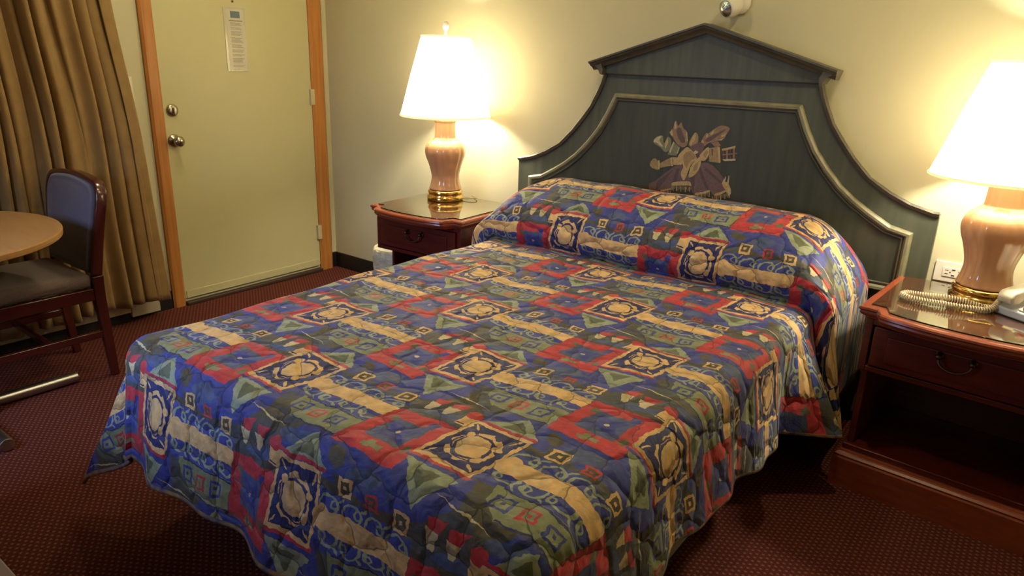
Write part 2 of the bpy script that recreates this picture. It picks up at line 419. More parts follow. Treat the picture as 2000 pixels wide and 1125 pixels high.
    vs = N.new('ShaderNodeTexVoronoi'); vs.feature = 'F1'; vs.inputs['Scale'].default_value = 10.5; vs.inputs['Randomness'].default_value = .75; vs.voronoi_dimensions = '2D'; L.new(qw, vs.inputs[0])
    pf = N.new('ShaderNodeMapRange'); pf.interpolation_type = 'SMOOTHERSTEP'; pf.inputs[1].default_value = -.08; pf.inputs[2].default_value = .26; L.new(vo.outputs['Distance'], pf.inputs[0])
    st = N.new('ShaderNodeMapRange'); st.inputs[1].default_value = .008; st.inputs[2].default_value = .020; st.inputs[3].default_value = .40; st.inputs[4].default_value = 1; L.new(vo.outputs['Distance'], st.inputs[0])
    k = m2('MULTIPLY', mr.outputs[0], st.outputs[0])
    col = N.new('ShaderNodeVectorMath'); col.operation = 'SCALE'; L.new(b.outputs[0], col.inputs[0]); L.new(k, col.inputs['Scale'])
    L.new(col.outputs[0], p.inputs['Base Color'])
    wr = N.new('ShaderNodeTexNoise'); wr.inputs['Scale'].default_value = 26; wr.inputs['Detail'].default_value = 3; wr.inputs['Distortion'].default_value = 1.0; L.new(uv.outputs[0], wr.inputs[0])
    h = m2('ADD', pf.outputs[0], m2('MULTIPLY', wr.outputs[0], .55))
    bp = N.new('ShaderNodeBump'); bp.inputs['Strength'].default_value = .75; bp.inputs['Distance'].default_value = .012; L.new(h, bp.inputs['Height'])
    L.new(bp.outputs[0], p.inputs['Normal'])
    return m
M_quilt = quilt_mat()
M_bind = mat('quilt_edge_binding', (.42, .29, .12), .7, noise=((40, 40, 40), (.07, .09, .22)), bump=(160, .4, .002))

# ------------------------------------------------------------------ room shell
RX, RY, RZ = 5.0, -4.9, 2.42
def slab(name, *a, m=M_wall):
    o = obj(name, box(B(), *a), m); return tag(o, kind='structure')
slab('floor', -.1, RX+.1, RY-.1, .1, -.1, 0, m=M_carpet)
slab('ceiling', -.1, RX+.1, RY-.1, .1, RZ, RZ+.1, m=M_ceil)
slab('wall_back', -.1, RX+.1, 0, .1, 0, RZ)
slab('wall_left', -.1, 0, RY-.1, 0, 0, RZ)
slab('wall_right', RX, RX+.1, RY-.1, 0, 0, RZ)
slab('wall_front', 0, RX, RY-.1, RY, 0, RZ)
def skirt(name, *a):
    return tag(obj(name, box(B(), *a), M_black, bevel=.003), kind='structure')
skirt('baseboard_back', 0.0, RX, -.010, 0, 0, .098)
bm = B(); box(bm, 0, .010, -.042, -.0101, 0, .098); box(bm, 0, .010, -1.36, -1.122, 0, .098)
tag(obj('baseboard_left', bm, M_black), kind='structure')
# door and casing (left wall)
DR, DL = -.138, -1.052
door = empty('door_1', (0, 0, 0)); door['kind'] = 'structure'
bm = box(B(), .0005, .006, DL, DR, .040, 2.06)
panel = obj('door_panel', bm, M_door, door)
obj('door_sweep', box(B(), .006, .012, DL+.012, DR-.012, .036, .078), M_door, door, bevel=.002)
obj('threshold', box(B(), .0005, .035, DL, DR, 0.0, .020), mat('dark_bronze_threshold', (.05, .03, .02), .5), door, bevel=.004)
def disc_x(bm, cy, cz, prof, n=32, mat=0):
    """lathe about the x axis; prof=(r, x)"""
    rings = []
    for r, x in prof: rings.append([bm.verts.new((x, cy+r*math.cos(2*PI*i/n), cz+r*math.sin(2*PI*i/n))) for i in range(n)])
    for a, b in zip(rings, rings[1:]):
        for i in range(n): bm.faces.new((a[i], a[(i+1) % n], b[(i+1) % n], b[i])).material_index = mat
    bm.faces.new(rings[0][::-1]).material_index = mat; bm.faces.new(rings[-1]).material_index = mat
    return bm
KY = -1.012
k = obj('door_knob', disc_x(B(), KY, .885, [(.034, .006), (.034, .009), (.028, .016), (.013, .020), (.012, .036), (.020, .042), (.027, .052), (.028, .062), (.022, .072), (.010, .077), (.002, .078)]), M_nickel, door, smooth=True)
obj('lock_button', disc_x(B(), KY, .885, [(.007, .0785), (.007, .083), (.002, .084)], 16), M_abrass, k)
d_ = obj('deadbolt', disc_x(B(), KY+.006, 1.038, [(.031, .006), (.031, .012), (.026, .020), (.014, .022), (.004, .023)]), M_nickel, door, smooth=True)
obj('thumb_turn', box(B(), .022, .036, KY+.001, KY+.011, 1.022, 1.054), M_nickel, d_, bevel=.003)
for hz in (1.085, .255):
    bm = box(B(), .006, .0235, DR-.016, DR+.012, hz-.045, hz+.045)
    for q in (-.03, 0, .03): box(bm, .0235, .0255, DR-.004, DR+.002, hz+q-.003, hz+q+.003)
    obj('hinge', bm, mat('painted_hinge', (.55, .50, .32), .4), door, bevel=.002)
obj('peephole', disc_x(B(), -.613, 1.582, [(.006, .006), (.006, .009), (.003, .010)], 16), M_abrass, door)
def casing(name, y0, y1, z1=2.12):
    prof = [(y0, 0), (y1, 0), (y1, .014), (y1-.012, .022), (y0+.012, .022), (y0, .014)]
    bm = B(); A = [bm.verts.new((x, y, 0)) for y, x in prof]; C2 = [bm.verts.new((x, y, z1)) for y, x in prof]
    bm.faces.new(A); bm.faces.new(C2[::-1])
    for i in range(6): bm.faces.new((A[i], C2[i], C2[(i+1) % 6], A[(i+1) % 6]))
    return tag(obj(name, bm, M_trimw), kind='structure')
casing('trim_1', DL-.068, DL-.0005)
casing('trim_2', DR+.0005, DR+.094)
tag(obj('trim_3', box(B(), 0, .022, DL-.068, DR+.094, 2.1201, 2.19), M_trimw), kind='structure')

# door notice
nt_ = empty('door_notice', (.0075, -.611, 1.388), label='narrow laminated printed notice hanging on the cream door', cat='notice')
bm = box(B(), 0, .002, -.062, .062, -.158, .165)
obj('plastic_sleeve', bm, mat('cloudy_plastic_sleeve', (.50, .48, .36), .12, coat=1, bump=((12, 12, 7), .9, .02)), nt_)
sh = obj('printed_sheet', box(B(), .0021, .0027, -.050, .056, -.148, .156), M_paper, nt_)
obj('header_logo', box(B(), .0028, .0031, -.023, .032, .113, .146), M_inkb, nt_)
bm = B(); box(bm, .0028, .0031, -.034, .046, .096, .101)
z = .086
for k_, n_ in enumerate((3, 2, 4, 5, 3, 3, 2, 5, 2)):
    for i in range(n_):
        wd = random.uniform(.025, .045); box(bm, .0028, .0030, -.028, -.028+wd+.03, z, z+.0022); z -= .0056
    z -= .008
obj('printed_text', bm, M_ink, nt_)

# light switch
sw = empty('light_switch', (0, -1.222, 1.145), label='cream light switch plate half behind the curtain beside the door casing', cat='light switch')
obj('switch_plate', box(B(), .0005, .009, -.036, .036, -.058, .058), M_white, sw, bevel=.002)
obj('toggle', box(B(), .0092, .018, -.005, .005, -.010, .012), M_offw, sw, bevel=.002)

# wall outlet
ou = empty('wall_outlet', (3.425, -.0005, .668), label='white wall outlet plate with socket beside the right lamp base', cat='outlet')
obj('outlet_plate', box(B(), -.060, .060, -.0065, 0, -.037, .037), M_white, ou, bevel=.002)
bm = box(B(), -.034, .034, -.009, -.0066, -.017, .017)
obj('socket_face', bm, M_white, ou, bevel=.001)
bm = B()
for cx in (-.020, .020):
    box(bm, cx-.006, cx+.004, -.0095, -.0091, .005, .0075); box(bm, cx-.006, cx+.004, -.0095, -.0091, -.0075, -.005)
    box(bm, cx+.008, cx+.012, -.0095, -.0091, -.002, .002)
box(bm, -.005, .005, -.0098, -.0091, .008, .012); box(bm, -.005, .005, -.0098, -.0091, -.012, -.008)
obj('socket_slots', bm, M_dark, ou)

# wall spotlight above the headboard
sp = empty('wall_spotlight', (2.525, -.001, 1.580), label='small white swivel wall spotlight with silver reflector above the headboard peak', cat='spotlight')
bm = lathe(B(), [(.040, 0), (.040, .012), (.034, .020), (.020, .026)], 32); bmesh.ops.rotate(bm, verts=bm.verts, matrix=Matrix.Rotation(PI/2, 3, 'X'))
obj('mount', bm, M_white, sp, smooth=True)
ax = Matrix.Rotation(math.radians(66), 3, 'X') @ Matrix.Rotation(0, 3, 'Z')
def spot(prof, n=32):
    bm = lathe(B(), prof, n)
    R_ = Vector((0, 0, 1)).rotation_difference(Vector((-.35, -.80, -.30)).normalized()).to_matrix()
    bmesh.ops.rotate(bm, verts=bm.verts, matrix=R_); bmesh.ops.translate(bm, verts=bm.verts, vec=(0, -.020, 0)); return bm
obj('lamp_head', spot([(.012, .0), (.030, .012), (.038, .030), (.040, .050), (.036, .070), (.033, .074)]), M_white, sp, smooth=True)
obj('reflector', spot([(.031, .0745), (.031, .077), (.024, .080), (.020, .084), (.012, .090), (.004, .092)], 24), M_refl, sp, smooth=True)

# ------------------------------------------------------------------ headboard
HX = 2.423
hb = empty('headboard', (HX, -.010, 0), label='dark green carved wooden headboard with pediment top and painted emblem', cat='headboard')
half = [(.924, .871), (.905, .8715), (.826, .891), (.755, .922), (.678, .968), (.610, .030+1.005), (.565, 1.090), (.520, 1.150), (.492, 1.205), (.472, 1.250), (.458, 1.292)]
out_r = half[::-1]                                      # top -> side
outline = [(-x, z) for x, z in out_r[::-1]]+[]          # left side bottom->top
left = [(-x, z) for x, z in half]                       # from left corner up to the top
right = half[::-1]
poly = [(-.924, .05)]+left+right+[(.924, .05)]
obj('back_board', prism(B(), poly, -.030, 0, 'y'), M_head, hb)
fx = lambda x, z, d: (x, -.030-d, z)
# thin cap running over the concave shoulders
for sgn in (-1, 1):
    path = [(sgn*x, z) for x, z in half]
    if sgn > 0: path = path[::-1]
    bm = sweep_profile(B(), path, [(-.002, 0), (.010, 0), (.010, .012), (.004, .016), (-.008, .010), (-.008, 0)], nrm=lambda x, z, d: (x, -.028-d, z))
    obj('shoulder_edge', bm, M_corn, hb)
# recessed centre panel + raised moulding
inner_half = [(.843, .785), (.775, .800), (.700, .842), (.640, .880), (.583, .925), (.525, .985), (.473, 1.050), (.430, 1.125), (.394, 1.203)]
pin = [(-.843, .572)]+[(-x, z) for x, z in inner_half]+inner_half[::-1]+[(.843, .572)]
cp = [(-.826, .589)]+[(-x*.979, z-.014) for x, z in inner_half]+[(x*.979, z-.014) for x, z in inner_half[::-1]]+[(.826, .589)]
obj('centre_panel', prism(B(), cp, -.0325, -.0305, 'y'), M_headd, hb)
obj('panel_moulding', sweep_profile(B(), pin, [(.013, 0), (.011, .012), (.004, .018), (-.005, .017), (-.010, .010), (-.013, .004), (-.020, .003), (-.022, 0)], closed=True, nrm=fx), M_gild, hb)
bm = sweep_profile(B(), cp, [(.004, .0), (.002, .006), (-.004, .007), (-.007, .0)], closed=True, nrm=lambda x, z, d: (x, -.0325-d, z))
obj('inner_bead', bm, M_corn, hb)
# pediment
pt = [(-.459, 1.290), (-.466, 1.300), (-.474, 1.326), (0, 1.478), (.474, 1.326), (.466, 1.300), (.459, 1.290)]
obj('pediment_panel', prism(B(), pt, -.042, 0, 'y'), M_head, hb)
obj('pediment_groove', box(B(), -.457, .457, -.0432, -.0425, 1.290, 1.297), M_dark, hb)
cor = [(-.520, 1.343), (0, 1.503), (.520, 1.343)]
prof = [(0, -.042), (0, .050), (-.007, .050), (-.009, .042), (-.016, .038), (-.022, .026), (-.028, .020), (-.034, .016), (-.036, .012), (-.036, -.042)]
bm = sweep_profile(B(), cor, prof, nrm=lambda x, z, d: (x, -.042-d, z))
obj('pediment_cornice', bm, M_corn, hb)
for sgn in (-1, 1):   # returned cornice ends
    bm = prism(B(), [(sgn*.459, 1.290), (sgn*.470, 1.294), (sgn*.482, 1.318), (sgn*.500, 1.326), (sgn*.516, 1.338), (sgn*.470, 1.345), (sgn*.455, 1.31)], -.070, 0, 'y')
    obj('cornice_return', bm, M_corn, hb)
EMB = [
('mauve',[(-0.201,0.834),(-0.173,0.853),(-0.098,0.919),(-0.056,0.937),(-0.01,0.878),(-0.007,0.852),(-0.089,0.841),(-0.096,0.825),(-0.144,0.815),(-0.183,0.786)]),
('mauve',[(-0.01,0.881),(0.028,0.952),(0.073,0.953),(0.123,0.914),(0.156,0.863),(0.104,0.827),(0.08,0.842),(0.017,0.818),(-0.003,0.849)]),
('mauve_dark',[(-0.165,0.85),(-0.093,0.912),(-0.142,0.834),(-0.165,0.812)]),
('mauve_dark',[(0.023,0.929),(0.03,0.934),(0.079,0.845),(0.072,0.842),(0.045,0.877)]),
('mauve_dark',[(0.046,0.928),(0.056,0.937),(0.13,0.888),(0.128,0.877)]),
('mauve_dark',[(-0.078,0.917),(-0.063,0.923),(-0.072,0.862),(-0.091,0.856)]),
('mauve_dark',[(-0.013,0.907),(0.007,0.931),(0.012,0.825),(-0.003,0.849)]),
('gold',[(-0.144,0.817),(-0.096,0.831),(-0.094,0.826),(-0.139,0.81)]),
('gold',[(-0.092,0.845),(-0.087,0.858),(-0.017,0.871),(-0.003,0.853),(-0.019,0.854),(-0.082,0.844)]),
('gold',[(0.02,0.826),(0.054,0.836),(0.075,0.846),(0.081,0.84),(0.051,0.825),(0.021,0.817)]),
('gold',[(0.105,0.834),(0.132,0.847),(0.151,0.858),(0.155,0.854),(0.133,0.836),(0.106,0.825)]),
('bronze',[(-0.127,1.067),(-0.113,1.086),(-0.105,1.119),(-0.09,1.098),(-0.078,1.114),(-0.066,1.09),(-0.049,1.077),(-0.039,1.031),(-0.057,1.011),(-0.085,1.02),(-0.108,1.046)]),
('bronze_dark',[(-0.096,1.08),(-0.082,1.092),(-0.068,1.072),(-0.052,1.037),(-0.067,1.029),(-0.085,1.049)]),
('gold',[(-0.108,1.111),(-0.103,1.115),(-0.097,1.091),(-0.106,1.079)]),
('gold',[(-0.053,1.077),(-0.047,1.074),(-0.04,1.038),(-0.045,1.038)]),
('gold',[(-0.124,1.065),(-0.118,1.082),(-0.109,1.054),(-0.117,1.055)]),
('bronze',[(0.017,1.037),(0.035,1.077),(0.046,1.078),(0.063,1.093),(0.097,1.114),(0.133,1.106),(0.123,1.081),(0.112,1.059),(0.076,1.047),(0.051,1.038),(0.031,1.022)]),
('bronze_dark',[(0.038,1.053),(0.073,1.077),(0.121,1.102),(0.078,1.063),(0.047,1.043)]),
('gold',[(0.054,1.075),(0.065,1.094),(0.07,1.084),(0.062,1.071)]),
('gold',[(0.017,1.037),(0.025,1.051),(0.032,1.041),(0.024,1.03)]),
('gold',[(0.102,1.074),(0.123,1.085),(0.117,1.074),(0.105,1.068)]),
('gold',[(0.09,1.056),(0.113,1.065),(0.105,1.054)]),
('gold',[(0.037,1.067),(0.043,1.078),(0.046,1.066),(0.041,1.06)]),
('sage',[(-0.199,1.02),(-0.185,1.043),(-0.157,1.051),(-0.15,1.024),(-0.144,1.021),(-0.133,1.048),(-0.115,1.035),(-0.117,0.998),(-0.138,0.983),(-0.164,1.001)]),
('cream',[(-0.197,1.022),(-0.183,1.042),(-0.161,1.047),(-0.171,1.03),(-0.153,1.009),(-0.16,1.005),(-0.182,1.019)]),
('gold',[(-0.144,1.021),(-0.132,1.046),(-0.128,1.023),(-0.139,0.996)]),
('sage',[(-0.126,0.973),(-0.105,1.032),(-0.074,1.01),(-0.084,0.972)]),
('cream',[(-0.12,0.987),(-0.105,1.03),(-0.1,1.027),(-0.113,0.98)]),
('cream',[(-0.085,0.983),(-0.077,1.011),(-0.073,1.008),(-0.08,0.981)]),
('gold_dark',[(-0.205,0.922),(-0.193,0.947),(-0.173,0.946),(-0.158,0.906),(-0.191,0.908)]),
('gold',[(-0.168,0.945),(-0.16,0.944),(-0.156,0.906),(-0.162,0.908)]),
('gold_dark',[(-0.159,0.932),(-0.107,0.964),(-0.097,0.93),(-0.155,0.912)]),
('gold',[(-0.111,0.962),(-0.103,0.965),(-0.095,0.928),(-0.103,0.926)]),
('gold',[(-0.101,0.965),(-0.062,0.967),(-0.056,0.938),(-0.094,0.932)]),
('gold_dark',[(-0.035,1.026),(-0.014,1.075),(0.002,1.067),(0.005,1.035),(-0.011,1.016)]),
('gold',[(-0.028,1.032),(-0.014,1.073),(-0.009,1.07),(-0.01,1.045),(-0.023,1.025)]),
('mauve',[(-0.026,1.014),(0.017,1.04),(0.035,1.02),(0.023,0.991),(-0.003,0.988)]),
('gold',[(-0.076,0.973),(-0.045,1.011),(-0.025,1.007),(0.01,0.975),(-0.014,0.943),(-0.037,0.874),(-0.056,0.9),(-0.048,0.932),(-0.066,0.952)]),
('gold_dark',[(-0.053,0.975),(-0.024,1.0),(0.002,0.974),(-0.019,0.957),(-0.035,0.926)]),
('gold',[(0.025,0.994),(0.05,1.022),(0.06,1.009),(0.055,0.98),(0.038,0.963),(0.017,0.976)]),
('gold_dark',[(0.034,0.992),(0.05,1.015),(0.055,0.997),(0.044,0.978)]),
('gold',[(-0.02,0.895),(-0.01,0.944),(0.024,0.98),(0.027,0.941),(0.01,0.906),(-0.011,0.889)]),
('gold_dark',[(-0.006,0.911),(0.002,0.945),(0.019,0.961),(0.016,0.925)]),
('cream',[(-0.01,0.993),(-0.002,1.004),(0.012,1.0),(0.006,0.985)]),
('mauve_dark',[(0.0,0.988),(0.015,0.997),(0.021,0.98),(0.006,0.974)]),
('gold_dark',[(0.057,1.019),(0.095,1.028),(0.109,0.964),(0.062,0.964)]),
('gold',[(0.092,1.028),(0.102,1.029),(0.113,0.966),(0.106,0.964)]),
('bronze_dark',[(0.067,1.017),(0.074,1.019),(0.076,0.989),(0.072,0.99)]),
('bronze',[(0.062,1.041),(0.091,1.05),(0.106,1.034),(0.083,1.025)]),
('gold',[(0.111,1.021),(0.167,1.039),(0.166,1.03),(0.114,1.012)]),
('mauve_dark',[(0.115,1.014),(0.124,1.017),(0.128,0.982),(0.12,0.98)]),
('bronze',[(0.129,1.018),(0.138,1.021),(0.142,0.985),(0.134,0.983)]),
('mauve_dark',[(0.143,1.023),(0.152,1.025),(0.156,0.988),(0.148,0.985)]),
('bronze',[(0.157,1.027),(0.166,1.029),(0.17,0.991),(0.162,0.988)]),
('cream',[(0.118,0.979),(0.174,0.989),(0.173,0.98),(0.13,0.973)]),
('bronze',[(0.116,1.0),(0.176,1.012),(0.176,1.007),(0.116,0.995)]),
('cream',[(0.129,0.881),(0.142,0.913),(0.144,0.911),(0.14,0.871)]),
('cream',[(0.15,0.88),(0.154,0.918),(0.157,0.916),(0.158,0.874)]),
('gold',[(0.132,0.878),(0.148,0.89),(0.166,0.871),(0.173,0.847),(0.163,0.835),(0.149,0.855)]),
('cream',[(0.158,0.863),(0.169,0.857),(0.169,0.829),(0.163,0.835)]),
('cream',[(-0.143,0.811),(-0.14,0.812),(-0.139,0.795),(-0.142,0.794)]),
('gold_dark',[(-0.138,0.813),(-0.134,0.813),(-0.132,0.792),(-0.136,0.791)]),
('gold_dark',[(-0.132,0.814),(-0.128,0.815),(-0.128,0.803),(-0.131,0.803)]),
('cream',[(-0.126,0.816),(-0.123,0.816),(-0.121,0.796),(-0.124,0.795)]),
('gold_dark',[(-0.12,0.817),(-0.117,0.818),(-0.115,0.799),(-0.119,0.799)]),
('gold_dark',[(-0.114,0.819),(-0.111,0.819),(-0.11,0.807),(-0.114,0.807)]),
('cream',[(-0.109,0.82),(-0.105,0.821),(-0.103,0.798),(-0.107,0.798)]),
('gold_dark',[(-0.103,0.822),(-0.1,0.822),(-0.099,0.807),(-0.102,0.807)]),
('gold_dark',[(-0.097,0.823),(-0.094,0.824),(-0.093,0.809),(-0.096,0.809)]),
('cream',[(-0.091,0.841),(-0.088,0.841),(-0.086,0.825),(-0.09,0.824)]),
('gold_dark',[(-0.084,0.842),(-0.081,0.842),(-0.079,0.821),(-0.082,0.821)]),
('gold_dark',[(-0.078,0.842),(-0.074,0.843),(-0.073,0.831),(-0.077,0.831)]),
('cream',[(-0.071,0.843),(-0.068,0.843),(-0.066,0.823),(-0.069,0.823)]),
('gold_dark',[(-0.064,0.843),(-0.061,0.844),(-0.059,0.826),(-0.062,0.825)]),
('gold_dark',[(-0.057,0.844),(-0.054,0.844),(-0.053,0.833),(-0.056,0.832)]),
('cream',[(-0.051,0.845),(-0.047,0.845),(-0.045,0.823),(-0.048,0.823)]),
('gold_dark',[(-0.044,0.845),(-0.041,0.846),(-0.039,0.831),(-0.043,0.831)]),
('gold_dark',[(-0.037,0.846),(-0.034,0.846),(-0.033,0.832),(-0.036,0.832)]),
('cream',[(-0.031,0.846),(-0.027,0.847),(-0.025,0.825),(-0.028,0.824)]),
('gold_dark',[(-0.024,0.847),(-0.021,0.847),(-0.02,0.835),(-0.023,0.835)]),
('gold_dark',[(-0.017,0.848),(-0.014,0.848),(-0.012,0.831),(-0.016,0.83)]),
('cream',[(-0.011,0.848),(-0.008,0.849),(-0.006,0.829),(-0.009,0.828)]),
('gold_dark',[(-0.004,0.849),(-0.001,0.849),(0.0,0.838),(-0.003,0.838)]),
('cream',[(0.012,0.816),(0.015,0.816),(0.016,0.799),(0.013,0.799)]),
('gold_dark',[(0.017,0.817),(0.02,0.818),(0.022,0.797),(0.019,0.797)]),
('gold_dark',[(0.023,0.819),(0.026,0.82),(0.027,0.809),(0.024,0.808)]),
('cream',[(0.029,0.821),(0.032,0.822),(0.034,0.802),(0.031,0.801)]),
('gold_dark',[(0.034,0.823),(0.037,0.823),(0.039,0.806),(0.036,0.805)]),
('gold_dark',[(0.04,0.825),(0.043,0.825),(0.044,0.814),(0.041,0.813)]),
('cream',[(0.045,0.827),(0.048,0.827),(0.051,0.806),(0.048,0.805)]),
('gold_dark',[(0.051,0.829),(0.054,0.829),(0.055,0.815),(0.052,0.814)]),
('gold_dark',[(0.057,0.83),(0.06,0.831),(0.061,0.817),(0.058,0.816)]),
('cream',[(0.062,0.832),(0.065,0.833),(0.067,0.811),(0.064,0.811)]),
('gold_dark',[(0.068,0.834),(0.071,0.834),(0.072,0.823),(0.069,0.822)]),
('gold_dark',[(0.073,0.836),(0.076,0.836),(0.078,0.819),(0.075,0.819)]),
('cream',[(0.079,0.838),(0.082,0.838),(0.084,0.818),(0.081,0.818)]),
('cream',[(0.096,0.822),(0.099,0.822),(0.1,0.806),(0.098,0.805)]),
('gold_dark',[(0.102,0.824),(0.105,0.824),(0.107,0.804),(0.104,0.803)]),
('gold_dark',[(0.107,0.826),(0.11,0.826),(0.111,0.815),(0.108,0.815)]),
('cream',[(0.113,0.828),(0.116,0.828),(0.118,0.809),(0.115,0.808)]),
('gold_dark',[(0.119,0.83),(0.122,0.83),(0.124,0.813),(0.121,0.812)]),
('gold_dark',[(0.124,0.832),(0.127,0.832),(0.128,0.821),(0.126,0.82)]),
('cream',[(0.13,0.834),(0.133,0.834),(0.135,0.813),(0.132,0.813)]),
('gold_dark',[(0.136,0.836),(0.139,0.836),(0.14,0.822),(0.137,0.822)]),
('gold_dark',[(0.141,0.838),(0.144,0.838),(0.146,0.824),(0.143,0.824)]),
('cream',[(0.147,0.84),(0.15,0.84),(0.152,0.819),(0.149,0.819)]),
('gold_dark',[(0.153,0.842),(0.156,0.842),(0.157,0.831),(0.154,0.83)]),
('gold_dark',[(0.158,0.844),(0.161,0.844),(0.163,0.827),(0.16,0.827)]),
('cream',[(0.164,0.846),(0.167,0.846),(0.169,0.827),(0.166,0.826)])]
ec = dict(mauve=(.150, .082, .062), mauve_dark=(.090, .046, .036), gold=(.48, .34, .130), gold_dark=(.32, .21, .075), bronze=(.25, .150, .065), bronze_dark=(.11, .062, .030), sage=(.19, .19, .085), cream=(.50, .43, .24))
keys = list(ec); bm = B()
for i, (c, pl) in enumerate(EMB):
    y1 = -.0335-.00002*i
    if len(pl) >= 5: pl = [(p.x, p.y) for p in smooth_pts([(a, b, 0) for a, b in pl], 4, closed=True)]
    vs = [bm.verts.new((x, y1, z)) for x, z in pl]
    try: f = bm.faces.new(vs)
    except ValueError: continue
    f.material_index = keys.index(c)
r = bmesh.ops.extrude_face_region(bm, geom=bm.faces[:])
bmesh.ops.translate(bm, verts=[v for v in r['geom'] if isinstance(v, bmesh.types.BMVert)], vec=(0, -.0004, 0))
bmesh.ops.triangulate(bm, faces=bm.faces[:])
em = obj('painted_emblem', bm, [mat('paint_'+k_, v, .45, noise=((90, 90, 90), tuple(q*.72 for q in v))) for k_, v in ec.items()], hb)
em['label'] = 'gold and mauve painted trophy of drapery, leaves and plumes'

# ------------------------------------------------------------------ bed
BX = 2.412
bed = empty('bed', (BX, -1.09, 0), label='full size bed under the patterned quilt', cat='bed')
obj('box_spring', box(B(), -.665, .665, -.97, .97, .17, .36), mat('box_spring_ticking', (.30, .28, .24), .9), bed, bevel=.02)
obj('mattress', box(B(), -.672, .672, -.975, .985, .361, .585), mat('mattress_cover', (.55, .53, .48), .9), bed, bevel=.03, seg=4)
obj('base_skirt', box(B(), -.60, .60, -.88, .95, .02, .17), mat('black_bed_plinth', (.012, .010, .010), .8), bed, bevel=.01)

# bedspread: one cloth, cloth coordinates (s across, t down the bed)
def hump_profile():
    P = [(-.085, .60), (-.088, .69), (-.105, .775), (-.160, .830), (-.250, .852), (-.350, .850), (-.450, .822), (-.530, .765), (-.572, .700), (-.578, .650), (-.560, .618), (-.552, .604), (-.600, .602), (-.70, .606)]
    pts = [tuple(p) for p in smooth_pts([(a, b, 0) for a, b in P], 10)]
    a = np.array(pts)[:, :2]
    d = np.r_[0, np.cumsum(np.hypot(*np.diff(a, axis=0).T))]
    return d, a
HD, HA = hump_profile()
T_FLAT = HD[-1]                      # cloth length used by the pillow hump
Y_FOLD = -2.065
T_EDGE = T_FLAT + (-.70-Y_FOLD)      # t where the foot fold begins
R0 = .075
ds = .0065
DROP_F = .385
ts = np.arange(0, T_EDGE+DROP_F, ds)
S_L, S_R = 1.045, .955
ss = np.arange(-S_L, S_R+1e-6, ds)
S, T = np.meshgrid(ss, ts, indexing='ij')
py = np.interp(T, HD, HA[:, 0]); pz = np.interp(T, HD, HA[:, 1])
flat = T > T_FLAT
py = np.where(flat, -.70-(T-T_FLAT), py); pz = np.where(flat, .606, pz)
q = np.clip((pz-.606)/.27, 0, 1)
q = q*q*(3-2*q)
qq = np.clip((T_FLAT-.16-T)/.10, 0, 1); qs = qq*qq*(3-2*qq)      # 1 in the pillow section
sg = np.sign(S); A = np.abs(S)
Wd = np.where(S > 0, .70, .70)+.065*qs
Rr = R0+.17*q*qs
a_ = Wd-Rr
e = np.maximum(0, A-a_)                       # past the flat top, across
f = np.maximum(0, T-T_EDGE)                   # past the foot fold
# remap cloth so hems sit where the photo has them (skewed cloth)
dist = np.hypot(e, f); th = np.arctan2(f, e)
quart = Rr*PI/2
arc = np.minimum(dist, quart); ang = arc/Rr
hang = np.maximum(0, dist-quart)
Rout = Rr*np.sin(ang); Zd = Rr*(1-np.cos(ang))
corner = (e > 0) & (f > 0)
# folds in the hanging cloth
side = np.cos(th); foot = np.sin(th)
hn = np.clip(hang/.30, 0, 1.6)
wave_side = .013*np.sin(T*15+1.0+.8*np.sin(T*4))+.009*np.sin(T*31+2)
wave_foot = .016*np.sin(S*13+.6)+.010*np.sin(S*27+1.3)
flare = .10*hang*(1-qs)+.02*hn
Rx = Rout+flare+hn*np.where(corner, 0, np.where(f > 0, wave_foot, wave_side))
bell = lambda x, c, w_: np.exp(-((x-c)/w_)**2)
cL = np.where(th < .72, bell(th, .72, .42), bell(th, .72, .20))
cone = np.where(S < 0, .35*cL-.08*bell(th, 1.15, .2), .30*bell(th, .7, .35))
Rx = Rx+np.where(corner, hang**1.05*cone, 0)
fall = np.where(corner, hang*(1-.05*np.where(S < 0, cL, .4)), hang*.985)
# hem heights along the sides, as the cloth hangs (lower beside the pillows)
hmax = np.maximum(1e-4, np.where(S > 0, S_R, S_L)-a_-quart)
yy = np.where(T > T_EDGE, Y_FOLD, py)
hemR = np.interp(-yy, [.05, .30, .55, .64, .87, 1.26, 1.70, 2.06], [.24, .21, .185, .215, .245, .300, .330, .606-R0-.985*(S_R-.625-R0*PI/2)])
hemL = np.interp(-yy, [.05, .55, .70, 1.26, 1.70, 2.06], [.40, .36, .30, .27, .22, .606-R0-.985*(S_L-.625-R0*PI/2)])
hem = np.where(S > 0, hemR, hemL)
shoulder = pz-Rr
nohump = f <= 0
fall = np.where(nohump, (shoulder-hem)*hang/hmax, fall)
Zd2 = Zd+fall
frac = np.clip(hang/hmax, 0, 1.2)
near = bell(-yy, .63, .075)
Rx = np.where(nohump, Rx+np.where(S > 0, .125, .02)*frac*(.10*qs+1.0*near), Rx)
Rx = np.where(nohump & (S > 0), Rx-.030*frac*bell(-yy, .80, .05), Rx)
phi = np.where(S < 0, np.where(th < .8, th*.55/.8, .55+(th-.8)*(PI/2-.55)/(PI/2-.8)), th)
cth = np.where(dist > 0, np.cos(phi), 1); sth = np.where(dist > 0, np.sin(phi), 0)
X = sg*(np.minimum(A, a_)+Rx*cth)
Y = py.copy(); Y = np.where(T > T_EDGE, Y_FOLD, Y)-np.where(f > 0, Rx*sth, 0)
Z = pz-Zd2
# crown of the pillow falls away toward its ends
end = np.clip((A-.38)/.35, 0, 1)
Z = Z-.050*end**2*q*qs
